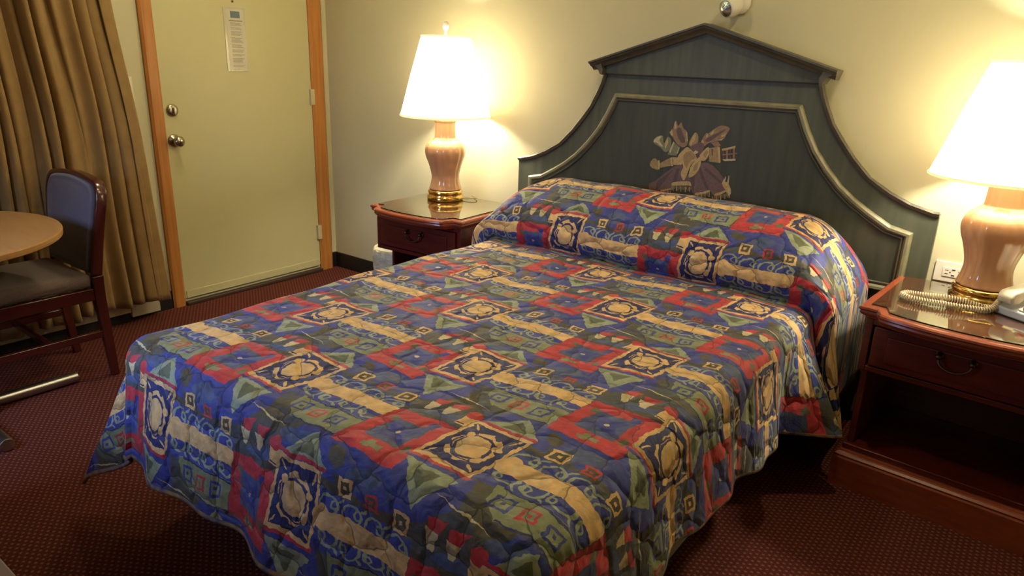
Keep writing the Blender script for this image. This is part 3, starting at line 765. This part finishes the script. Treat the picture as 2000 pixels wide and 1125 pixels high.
# the two pillows show as a faint dip in the middle, and soft unevenness
Z = Z-.010*np.exp(-(S/.10)**2)*q*qs+.004*np.sin(S*9+T*5)*(1-np.clip(hang*9, 0, 1))+.0025*np.sin(S*23-T*17)
Z = np.maximum(Z, .030)
Y = np.minimum(Y, -.082)
nS, nT = S.shape
idx = np.arange(nS*nT).reshape(nS, nT)
quads = np.stack([idx[:-1, :-1], idx[1:, :-1], idx[1:, 1:], idx[:-1, 1:]], -1).reshape(-1, 4)[:, ::-1]
co = np.stack([X, Y, Z], -1).reshape(-1, 3).astype(np.float32)
me = bpy.data.meshes.new('bedspread')
me.vertices.add(len(co)); me.vertices.foreach_set('co', co.ravel())
me.loops.add(quads.size); me.loops.foreach_set('vertex_index', quads.ravel().astype(np.int32))
me.polygons.add(len(quads)); me.polygons.foreach_set('loop_start', np.arange(0, quads.size, 4, dtype=np.int32))
me.polygons.foreach_set('use_smooth', np.ones(len(quads), bool))
uvl = me.uv_layers.new(name='cloth')
V = -.70-(T-T_FLAT)+.070*np.clip((T_FLAT-.10-T)/.02, 0, 1)
uvs = np.stack([S, V], -1).reshape(-1, 2)[quads.ravel()].astype(np.float32)
uvl.data.foreach_set('uv', uvs.ravel())
# binding strip on the outer hem faces
hemf = ((np.abs(S) > np.where(S > 0, S_R, S_L)-.016) | (T > ts[-1]-.016))[:-1, :-1].reshape(-1)
me.update(calc_edges=True)
me.materials.append(M_quilt); me.materials.append(M_lining); me.materials.append(M_bind)
me.polygons.foreach_set('material_index', np.where(hemf, 2, 0).astype(np.int32))
quilt = bpy.data.objects.new('bedspread', me); COL.objects.link(quilt); quilt.location = (BX, 0, 0)
tag(quilt, 'quilted bedspread printed in blue, red, tan and sage patches, draped over the bed', 'bedspread')
so = quilt.modifiers.new('thick', 'SOLIDIFY'); so.thickness = .010; so.offset = -1; so.material_offset = 1; so.material_offset_rim = 2

# ------------------------------------------------------------------ nightstands
def serp(w, d0, bulge, off=0, n=48):
    """outline of a serpentine-front top: back y=0, front y=-d0 with a bow and ogee ends (local coords, x centred)"""
    P = []
    x1 = w/2
    P.append((-x1-off, 0)); P.append((-x1-off, -d0-off))
    for i in range(n+1):
        u = i/n; x = -x1+.012+(w-.024)*u
        s = abs(2*u-1)
        g_ = min(1, max(0, (.88-s)/.10)); g_ = g_*g_*(3-2*g_)
        k = g_*(.26+.74*math.sqrt(max(0, 1-(s/.92)**2)))
        P.append((x, -d0-bulge*k-off))
    P.append((x1+off, -d0-off)); P.append((x1+off, 0))
    return P
def make_nightstand(name, label):
    W, D, H = .530, .455, .640
    t = empty(name, label=label, cat='nightstand', group='matching mahogany nightstands')
    # top: three stacked contours moulded into one slab
    bm = B(); lv = [(.0, H), (.006, H-.004), (.008, H-.010), (.002, H-.016), (.004, H-.022), (-.002, H-.030), (-.012, H-.036), (-.014, H-.040)]
    rings = []
    for off, z in lv:
        rings.append([bm.verts.new((x, min(y, 0) if y > -.001 else y, z)) for x, y in serp(W+.034, D, .085, off)])
    n = len(rings[0])
    bm.faces.new(rings[0]); bm.faces.new(rings[-1][::-1])
    for a, b in zip(rings, rings[1:]):
        for i in range(n): bm.faces.new((a[i], a[(i+1) % n], b[(i+1) % n], b[i]))
    obj('top', bm, M_mahogE, t)
    # case
    x = W/2; bm = B()
    box(bm, -x, -x+.022, -D+.012, -.005, .422, H-.041); box(bm, x-.022, x, -D+.012, -.005, .422, H-.041)
    box(bm, -x+.0221, x-.0221, -D+.012, -.005, .422, .440); box(bm, -x+.0221, x-.0221, -.020, -.005, .4401, H-.041)
    box(bm, -x+.0221, x-.0221, -D+.012, -D+.030, H-.060, H-.041)
    obj('drawer_case', bm, M_mahog, t, bevel=.002)
    dr = obj('drawer', box(B(), -x+.030, x-.030, -D+.004, -D+.030, .446, H-.062), M_mahog, t, bevel=.004)
    obj('raised_field', box(B(), -x+.075, x-.075, -D-.002, -D+.0038, .468, H-.086), M_mahog, dr, bevel=.003)
    obj('drawer_box', box(B(), -x+.034, x-.034, -D+.0305, -.05, .450, H-.080), M_mahog, dr)
    # swan-neck handle
    bm = B()
    for sx in (-1, 1):
        rings = []
        for r_2, yy in ((.013, -D-.0021), (.012, -D-.006), (.006, -D-.009), (.006, -D-.018), (.009, -D-.021), (.006, -D-.026), (.001, -D-.027)):
            rings.append([bm.verts.new((sx*.044+r_2*math.cos(2*PI*i/16), yy, .540+r_2*math.sin(2*PI*i/16))) for i in range(16)])
        for a, b in zip(rings, rings[1:]):
            for i in range(16): bm.faces.new((a[i], a[(i+1) % 16], b[(i+1) % 16], b[i]))
        bm.faces.new(rings[0]); bm.faces.new(rings[-1])
    hp = smooth_pts([(-.044, -D-.018, .540), (-.040, -D-.024, .522), (-.024, -D-.028, .510), (0, -D-.030, .505), (.024, -D-.028, .510), (.040, -D-.024, .522), (.044, -D-.018, .540)], 5)
    tube(bm, hp, [.0030+.0012*math.sin(PI*i/(len(hp)-1)) for i in range(len(hp))], 8)
    obj('handle', bm, M_abrass, dr, smooth=True)
    # open shelf cabinet below
    bm = B()
    box(bm, -x+.010, -x+.030, -D+.030, -.005, .150, .4219); box(bm, x-.030, x-.010, -D+.030, -.005, .150, .4219)
    box(bm, -x+.0301, x-.0301, -.018, -.005, .150, .4219)
    obj('shelf_case', bm, M_mahog, t, bevel=.002)
    obj('shelf', box(B(), -x+.002, x-.002, -D+.012, -.005, .130, .1499), M_mahog, t, bevel=.003)
    # plinth with moulded lip
    pp = [(-x-.008, -.005), (-x-.008, -D-.012), (x+.008, -D-.012), (x+.008, -.005)]
    bm = B()
    lv = [(0, 0), (0, .118), (-.004, .124), (-.003, .130), (-.008, .137), (-.014, .140), (-.014, .1485), (-.024, .1497)]
    rr = []
    for off, z in lv:
        rr.append([bm.verts.new(v) for v in ((-x-.008-off, -.005, z), (-x-.008-off, -D-.012-off, z), (x+.008+off, -D-.012-off, z), (x+.008+off, -.005, z))] if False else
                  [bm.verts.new(v) for v in ((-x-.008-off, -.005, z), (-x-.008-off, -D-.012-off, z), (x+.008+off, -D-.012-off, z), (x+.008+off, -.005, z))])
    for a, b in zip(rr, rr[1:]):
        for i in range(3): bm.faces.new((a[i], a[i+1], b[i+1], b[i]))
    return t, bm
def finish_plinth(t, bm):
    bm.free(); W, D = .530, .455; x = W/2
    bm = B(); lv = [(.010, 0), (.010, .118), (.006, .124), (.008, .130), (.002, .136), (-.004, .139), (-.004, .1295)]
    lv = [(.016, 0), (.016, .104), (.012, .109), (.013, .115), (.006, .121), (.0, .124), (-.002, .1298)]
    rr = [[bm.verts.new(v) for v in ((-x-o, -.004, z), (-x-o, -D-o, z), (x+o, -D-o, z), (x+o, -.004, z))] for o, z in lv]
    for a, b in zip(rr, rr[1:]):
        for i in range(4): bm.faces.new((a[i], a[(i+1) % 4], b[(i+1) % 4], b[i]))
    bm.faces.new(rr[0][::-1]); bm.faces.new(rr[-1])
    obj('plinth', bm, M_mahogE, t)
ns, b_ = make_nightstand('nightstand', 'mahogany nightstand left of the bed, lamp standing alone on it'); finish_plinth(ns, b_)
ns.location = (1.268, -.108, 0); ns.rotation_euler = (0, 0, math.radians(2.5))
def copy_tree(o, parent=None):
    c = o.copy(); COL.objects.link(c)
    if parent: c.parent = parent
    for ch in list(o.children): copy_tree(ch, c)
    return c
ns2 = copy_tree(ns)
for c_ in ns.children:
    if c_.name.split('.')[0] in ('shelf_case', 'shelf', 'plinth'): c_.scale.x = .72
ns2['label'] = 'mahogany nightstand right of the bed, holding a lamp and telephone, shelf below'
ns2.location = (3.552, -.100, 0); ns2.rotation_euler = (0, 0, math.radians(-4.0))
def glass_top(par, label):
    bm = B(); P = serp(.530-.010, .436, .080, 0)
    prism(bm, P, .6405, .6455, 'z')
    o = obj('glass_sheet', bm, M_glass, bevel=.001, seg=1); o.location = par.location; o.rotation_euler = par.rotation_euler
    return tag(o, label, 'glass sheet', 'glass sheets on the nightstands')
glass_top(ns, 'clear glass sheet lying on the left nightstand under the lamp')
glass_top(ns2, 'clear glass sheet lying on the right nightstand under lamp and telephone')
ZT = .646

# ------------------------------------------------------------------ table lamps
def make_lamp(label, cut_cord=True):
    t = empty('table_lamp', label=label, cat='lamp', group='matching ceramic table lamps')
    obj('brass_base', lathe(B(), [(.084, 0), (.092, .001), (.094, .010), (.093, .020), (.086, .024), (.084, .029), (.088, .034), (.089, .044), (.085, .050), (.078, .052)], 64), M_brass, t, smooth=True)
    prof = [(.074, .0525), (.079, .056), (.076, .066), (.071, .085), (.0675, .110), (.0685, .130), (.074, .155), (.083, .185), (.093, .212), (.0985, .235), (.0985, .252), (.094, .270), (.083, .288), (.068, .300), (.057, .308), (.052, .316), (.050, .350), (.050, .384), (.053, .389), (.054, .397), (.050, .402), (.030, .403)]
    sp_ = smooth_pts([(a, b, 0) for a, b in prof], 3)
    obj('ceramic_body', lathe(B(), [(p.x, p.y) for p in sp_], 96, lobes=12, amp=.045), M_cer, t, smooth=True)
    obj('neck_cap', lathe(B(), [(.030, .4035), (.030, .406), (.012, .409), (.011, .415)], 24), M_brass, t, smooth=True)
    obj('socket', lathe(B(), [(.016, .4155), (.019, .420), (.019, .515), (.016, .523)], 20), M_abrass, t, smooth=True)
    obj('bulb', lathe(B(), [(.014, .5235), (.015, .540), (.022, .557), (.026, .575), (.023, .593), (.012, .605), (.003, .607)], 20), M_bulb, t, smooth=True)
    hr = obj('harp', tube(B(), smooth_pts([(.020, 0, .430), (.050, 0, .470), (.068, 0, .560), (.060, 0, .680), (.030, 0, .760), (0, 0, .785), (-.030, 0, .760), (-.060, 0, .680), (-.068, 0, .560), (-.050, 0, .470), (-.020, 0, .430)], 4), .002, 8), M_brass, t, smooth=True)
    # shade: open top and bottom, thin wall, slightly bell-curved
    pr = [(.224, .418), (.220, .430), (.207, .475), (.188, .545), (.166, .625), (.144, .700), (.126, .762), (.118, .788)]
    sp2 = [(p.x, p.y) for p in smooth_pts([(a, b, 0) for a, b in pr], 3)]
    bm = B(); n = 72
    rings = [[bm.verts.new((r*math.cos(2*PI*i/n), r*math.sin(2*PI*i/n), z)) for i in range(n)] for r, z in sp2]
    for a, b in zip(rings, rings[1:]):
        for i in range(n): bm.faces.new((a[i], a[(i+1) % n], b[(i+1) % n], b[i]))
    sh = obj('lamp_shade', bm, M_shade, t, smooth=True)
    for r, z in ((.224, .418), (.118, .788)):
        bm = tube(B(), [(r*math.cos(2*PI*i/64), r*math.sin(2*PI*i/64), z) for i in range(64)], .0032, 8, closed=True, flat=1.4)
        obj('shade_piping', bm, M_shade, sh, smooth=True)
    bm = B()
    for k_ in range(3):
        a = 2*PI*k_/3+.5; tube(bm, [(0, 0, .787), (.06*math.cos(a), .06*math.sin(a), .790), (.117*math.cos(a), .117*math.sin(a), .784)], .0015, 6)
    obj('shade_spider', bm, M_brass, sh)
    obj('finial', lathe(B(), [(.005, .790), (.005, .815), (.012, .822), (.016, .836), (.014, .850), (.007, .858), (.001, .859)], 20), M_white, t, smooth=True)
    bl = bpy.data.lights.new('lamp_bulb_light', 'POINT'); bl.energy = BULB; bl.color = LAMP_COL; bl.shadow_soft_size = .042
    bo = bpy.data.objects.new('lamp_bulb_light', bl); COL.objects.link(bo); bo.parent = t; bo.location = (0, 0, .577)
    return t
def stem_switch(t, a):
    bm = tube(B(), [(.093*math.cos(a), .093*math.sin(a), .012), (.104*math.cos(a), .104*math.sin(a), .012)], .003, 8)
    obj('switch_knob', bm, M_dark, t, smooth=True)
l1 = make_lamp('lit ceramic table lamp with white shade on the left nightstand')
bpy.context.view_layer.update()
l1.location = (1.178, -.232, ZT); l1.rotation_euler = (0, 0, .3)
l2 = copy_tree(l1); l2.location = (3.530, -.232, ZT); 
for c_ in l2.children:
    if c_.name.startswith('lamp_shade'): c_.scale.z = .925; c_.location.z = .418*.075-.020
    if c_.name.startswith('finial'): c_.location.z = -.048
    if c_.name.startswith('harp'): c_.scale.z = .945
l2['label'] = 'lit ceramic table lamp with white shade beside the telephone on the right'
# the lit bulb must not be walled in by its own light source: emissive mesh stays, light sits in it
stem_switch(l1, -1.9); stem_switch(l2, -1.4)
cd = tube(B(), smooth_pts([(.088, .02, .006), (.12, .02, .008), (.145, .035, .010), (.15, .060, .008), (.13, .085, .005), (.10, .115, .004)], 5), .0026, 8)
o = obj('power_cord', cd, mat('clear_gold_cord', (.45, .33, .12), .35), l1, smooth=True)

# ------------------------------------------------------------------ telephone
ph = empty('telephone', (3.700, -.300, ZT+.001), math.radians(-34), label='ivory telephone with coiled cord in front of the right lamp', cat='telephone')
bm = B(); pf = [(-.105, 0), (.105, 0), (.105, .062), (.06, .060), (-.105, .026)]
for_ = prism(bm, pf, -.085, .085, 'x')
obj('phone_base', bm, M_phoneg, ph, bevel=.006, seg=3)
bm = prism(B(), [(-.100, .0275), (.055, .0612), (.055, .066), (-.100, .033)], -.012, .080, 'x')
kp = obj('key_plate', bm, M_phone, ph, bevel=.002)
for i in range(3):
    for j in range(4):
        yy = -.065+.024*j; zz = .034+(yy+.10)*.2174
        obj('key', box(B(), .010+.020*i, .024+.020*i, yy-.007, yy+.007, zz, zz+.006), M_white, kp, bevel=.0015)
obj('red_button', box(B(), .000, .022, -.100, -.082, .0335, .044), M_red, kp, bevel=.003)
# handset resting along the left side
bm = B(); hx = -.050
prof = [(-.112, .040), (-.118, .062), (-.104, .078), (-.060, .086), (0, .094), (.055, .100), (.098, .104), (.112, .094), (.112, .074), (.098, .066), (.060, .074), (0, .070), (-.055, .064), (-.066, .050), (-.080, .040)]
prism(bm, prof, hx-.026, hx+.026, 'x')
hs_ = obj('handset', bm, M_phone, ph, bevel=.009, seg=4)
# coiled cord: leaves the handset end, runs left, doubles back
def coil(path, rad, turns, wire):
    P = smooth_pts(path, 24); n = len(P); out = []
    L_ = [0]
    for a, b in zip(P, P[1:]): L_.append(L_[-1]+(b-a).length)
    N_ = turns*9
    for k_ in range(N_+1):
        s_ = L_[-1]*k_/N_; j = 0
        while j < n-2 and L_[j+1] < s_: j += 1
        u = (s_-L_[j])/max(1e-9, L_[j+1]-L_[j]); p = P[j].lerp(P[j+1], u); tg = (P[j+1]-P[j]).normalized()
        a = tg.cross(Vector((0, 0, 1))).normalized(); b = tg.cross(a)
        ph_ = 2*PI*k_/9; out.append(p+a*rad*math.cos(ph_)+b*rad*math.sin(ph_))
    return tube(B(), out, wire, 6)
W2L = Matrix.Rotation(math.radians(34), 4, 'Z') @ Matrix.Translation(-Vector((3.700, -.300, ZT)))
path = [(3.592, -.300, ZT+.045), (3.565, -.365, ZT+.012), (3.515, -.392, ZT+.010), (3.445, -.405, ZT+.010), (3.385, -.418, ZT+.011), (3.345, -.415, ZT+.012), (3.325, -.395, ZT+.012), (3.335, -.378, ZT+.016), (3.360, -.372, ZT+.016), (3.400, -.376, ZT+.020), (3.450, -.380, ZT+.026), (3.500, -.372, ZT+.022), (3.548, -.362, ZT+.014), (3.580, -.345, ZT+.014)]
bm = coil([W2L @ Vector(p) for p in path], .0085, 84, .0024)
obj('coiled_cord', bm, M_cord, ph, smooth=True)

# ------------------------------------------------------------------ wastebasket beside the left nightstand
wb = empty('wastebasket', (.925, -.330, 0), label='white wastebasket with a crumpled liner between wall corner and left nightstand', cat='wastebasket')
obj('bin', lathe(B(), [(.090, 0), (.093, .005), (.118, .345), (.122, .350), (.118, .352), (.112, .345), (.088, .012)], 40, capt=True), M_white, wb, smooth=True)
bm = B(); n = 60; rings = []
for j, (r, z) in enumerate([(.110, .30), (.118, .354), (.124, .364), (.131, .352), (.130, .31), (.128, .26), (.127, .21), (.133, .18)]):
    rings.append([bm.verts.new(((r+.006*math.sin(i*1.7+j)*(j > 2)+.003*math.sin(i*3.1))*math.cos(2*PI*i/n), (r+.006*math.sin(i*1.7+j)*(j > 2))*math.sin(2*PI*i/n), z+.008*math.sin(i*.9+j)*(j > 5))) for i in range(n)])
for a, b in zip(rings, rings[1:]):
    for i in range(n): bm.faces.new((a[i], a[(i+1) % n], b[(i+1) % n], b[i]))
obj('liner', bm, M_bag, wb, smooth=True)

# ------------------------------------------------------------------ curtain, heater
ct = empty('curtain', (.100, -1.9, .07), label='gold brown pleated curtain hanging left of the door', cat='curtain')
bm = B(); NU, NV = 560, 60; H0, H1 = .035, 2.16
grid = []
for i in range(NU+1):
    u = i/NU; row = []
    for j in range(NV+1):
        v = j/NV; z = H0+(H1-H0)*v
        flare_ = (1-v)**1.4
        y = .555+.125*flare_+.022*math.exp(-((z-.95)/.40)**2)-u*(1.45+.25*flare_)
        a = 2*PI*(u*25+.35*math.sin(u*21)+.18*math.sin(v*3+u*9))
        amp = (.044+.024*math.sin(u*33)*math.sin(u*7+1)+.010*(1-v))*(1-.5*min(1, max(0, (u-.42)/.08)))
        dd = amp*math.sin(a)+.016*math.sin(a*2.3+2*v)+.008*math.sin(a*.5+6*v)
        if u < .10: dd = dd*(u/.10)**3+(1-(u/.10)**3)*(.050+.012*math.sin(v*7)+.014*math.sin(u*60+v*2))-.05*(u/.10)**6
        y += .022*math.cos(a); dd -= .03*min(1, max(0, (u-.42)/.08))
        zz = z+(.012*math.sin(u*9)+.010*math.sin(u*40))*(1-v)**8
        row.append(bm.verts.new((dd, y, zz)))
    grid.append(row)
for i in range(NU):
    for j in range(NV): bm.faces.new((grid[i][j], grid[i+1][j], grid[i+1][j+1], grid[i][j+1]))
o = obj('drape', bm, M_curt, ct, smooth=True)
s_ = o.modifiers.new('thick', 'SOLIDIFY'); s_.thickness = .003; s_.offset = 0
bm = B(); box(bm, -.012, .004, -.93, .66, H1+.001, H1+.03); obj('curtain_track', bm, M_white, ct, bevel=.003)
ht = empty('baseboard_heater', (0, 0, 0), label='cream baseboard heater running along the wall beneath the curtain', cat='heater')
bm = prism(B(), [(.0005, .052), (.046, .052), (.050, .060), (.050, .118), (.034, .150), (.0005, .152)], -2.65, -1.40, 'y')
for v in bm.verts: v.co = Vector((v.co.x, v.co.y, v.co.z))
bm.free()
def heater_box(y0, y1, prof):
    bm = B(); A_ = [bm.verts.new((x, y0, z)) for x, z in prof]; C2 = [bm.verts.new((x, y1, z)) for x, z in prof]; n = len(prof)
    bm.faces.new(A_); bm.faces.new(C2[::-1])
    for i in range(n): bm.faces.new((A_[i], C2[i], C2[(i+1) % n], A_[(i+1) % n]))
    return bm
obj('cover', heater_box(-2.9, -1.3605, [(.0005, .048), (.050, .048), (.054, .056), (.054, .120), (.036, .150), (.0005, .152)]), M_offw, ht, bevel=.002)
obj('end_cap', heater_box(-1.360, -1.215, [(.0005, .025), (.060, .025), (.060, .124), (.040, .154), (.0005, .156)]), M_offw, ht, bevel=.002)
obj('fin_slot', heater_box(-2.9, -1.3605, [(.0005, .003), (.040, .003), (.040, .0475), (.0005, .0475)]), M_dark, ht)

# ------------------------------------------------------------------ table
tb = empty('round_table', (.575, -2.285, 0), label='round blond laminate table on chrome tube feet in the corner', cat='table')
obj('tabletop', lathe(B(), [(.450, .672), (.456, .676), (.457, .684), (.457, .694), (.454, .699), (.445, .700)], 96), M_table, tb, smooth=False, bevel=0)
obj('mounting_plate', box(B(), -.16, .16, -.16, .16, .664, .6715), M_dark, tb)
obj('column', lathe(B(), [(.030, .045), (.030, .6635)], 24), M_chrome, tb, smooth=True)
for k_, (a, L1, L2) in enumerate(((PI/2, .445, .40), (0, .395, .40))):
    bm = B(); d = Vector((math.cos(a), math.sin(a), 0)); oz = .026
    tube(bm, [d*-L2+Vector((0, .06 if k_ else 0, oz)), d*L1+Vector((0, .06 if k_ else 0, oz))], .0225, 24)
    f_ = obj('foot_bar', bm, M_chrome, tb, bevel=.0015, seg=1)
    f_.location = (0, 0, 0)

# ------------------------------------------------------------------ chair
ch = empty('dining_chair', (.428, -1.905, 0), 0, label='dark wooden chair with mauve grey upholstered seat and back under the table', cat='chair')
x0, x1 = -.205, .205
obj('seat', (lambda bm: (lathe, bm)[1])(box(B(), x0+.004, x1-.004, -.262, .165, .402, .462)), M_seat, ch, bevel=.028, seg=5)
def rail(name, *a, par=ch, m=M_chairw): return obj(name, box(B(), *a), m, par, bevel=.004)
bm = B(); box(bm, x0, x0+.024, -.235, .160, .350, .401); box(bm, x1-.024, x1, -.235, .160, .350, .401); box(bm, x0+.0241, x1-.0241, -.250, -.226, .350, .401); box(bm, x0+.0241, x1-.0241, .145, .168, .350, .401)
obj('seat_frame', bm, M_chairw, ch, bevel=.003)
def leg(pts, wx, wy):
    bm = B(); rings = []
    for (x, y, z), ax_, ay in zip(pts, wx, wy):
        rings.append([bm.verts.new((x+a*ax_/2, y+b*ay/2, z)) for a, b in ((-1, -1), (1, -1), (1, 1), (-1, 1))])
    for a, b in zip(rings, rings[1:]):
        for i in range(4): bm.faces.new((a[i], a[(i+1) % 4], b[(i+1) % 4], b[i]))
    bm.faces.new(rings[0][::-1]); bm.faces.new(rings[-1]); return bm
for sx in (x0+.012, x1-.012):
    obj('leg', leg([(sx, -.243, 0), (sx, -.243, .3495)], [.028, .036], [.028, .036]), M_chairw, ch, bevel=.004)
    obj('leg', leg([(sx*.95, .200, 0), (sx, .188, .18), (sx, .180, .36), (sx, .182, .45)], [.026, .030, .034, .034], [.030, .036, .042, .044]), M_chairw, ch, bevel=.004)
bm = B()
for sx in (x0+.012, x1-.012): box(bm, sx-.009, sx+.009, -.224, .176, .185, .215)
box(bm, x0+.0215, x1-.0215, -.03, -.010, .190, .212)
obj('stretcher', bm, M_chairw, ch, bevel=.003)
# back: bent wood surround with upholstered pad, leaning back
def backpt(u, z, off=0):
    """u across, z height -> point on the leaning curved back"""
    k_ = (z-.45)/.43
    return Vector((u, .182+.045*k_+.025*k_*k_-.020*(1-(u/.2)**2)*0+off, z))
BO = [(x1-.012, .45), (x1+.004, .58), (x1+.020, .70), (x1+.024, .765), (x1+.006, .808), (x1-.045, .828), (0, .840)]
BO = BO+[(-a, b) for a, b in BO[-2::-1]]
pth = smooth_pts([tuple(backpt(a, b)) for a, b in BO], 6)
bm = B(); rings = []
for i, p in enumerate(pth):
    t_ = (pth[min(i+1, len(pth)-1)]-pth[max(i-1, 0)]).normalized()
    nrm_ = Vector((0, -1, .15)).normalized(); sd = t_.cross(nrm_).normalized()
    rings.append([bm.verts.new(p+sd*a*.010+nrm_*b*.020) for a, b in ((-1, -.8), (-.8, -1), (.8, -1), (1, -.8), (1, .8), (.8, 1), (-.8, 1), (-1, .8))])
for a, b in zip(rings, rings[1:]):
    for i in range(8): bm.faces.new((a[i], a[(i+1) % 8], b[(i+1) % 8], b[i]))
bm.faces.new(rings[0]); bm.faces.new(rings[-1])
obj('back_frame', bm, M_chairw, ch, smooth=True)
def inpoly(a, b, sc): return (a*sc, .66+(b-.66)*sc)
PO = smooth_pts([(a*.92, .46+(b-.45)*.965, 0) for a, b in BO], 6)
bm = B(); rings = []
for sc, off in ((1, .010), (1.0, -.012), (.985, -.024), (.94, -.030), (.90, -.028), (.86, -.032), (.5, -.036), (.15, -.037)):
    rings.append([bm.verts.new(backpt(p.x*sc, .655+(p.y-.655)*sc, off)) for p in PO])
n = len(PO)
for a, b in zip(rings, rings[1:]):
    for i in range(n): bm.faces.new((a[i], a[(i+1) % n], b[(i+1) % n], b[i]))
bm.faces.new(rings[0]); bm.faces.new(rings[-1][::-1])
obj('backrest', bm, M_seat2, ch, smooth=True)

# ------------------------------------------------------------------ dresser (only the corner of its top reaches the frame)
dz = empty('dresser', (2.0, -2.95, 0), label='low mauve grey dresser whose top corner shows at the lower left', cat='dresser')
obj('dresser_top', box(B(), -.85, .90, -.25, .25, .722, .75), M_dress, dz, bevel=.003)
bm = box(B(), -.83, .88, -.24, .235, .05, .7215)
obj('body', bm, M_mahog, dz, bevel=.004)
for i in range(3):
    dd_ = obj('drawer', box(B(), -.81+.57*i, -.26+.57*i, .2355, .250, .10, .69), M_mahog, dz, bevel=.004)
    obj('handle', box(B(), -.58+.57*i, -.49+.57*i, .2505, .262, .40, .412), M_abrass, dd_, bevel=.002)
obj('plinth', box(B(), -.80, .85, -.22, .21, 0, .0495), M_dark, dz)
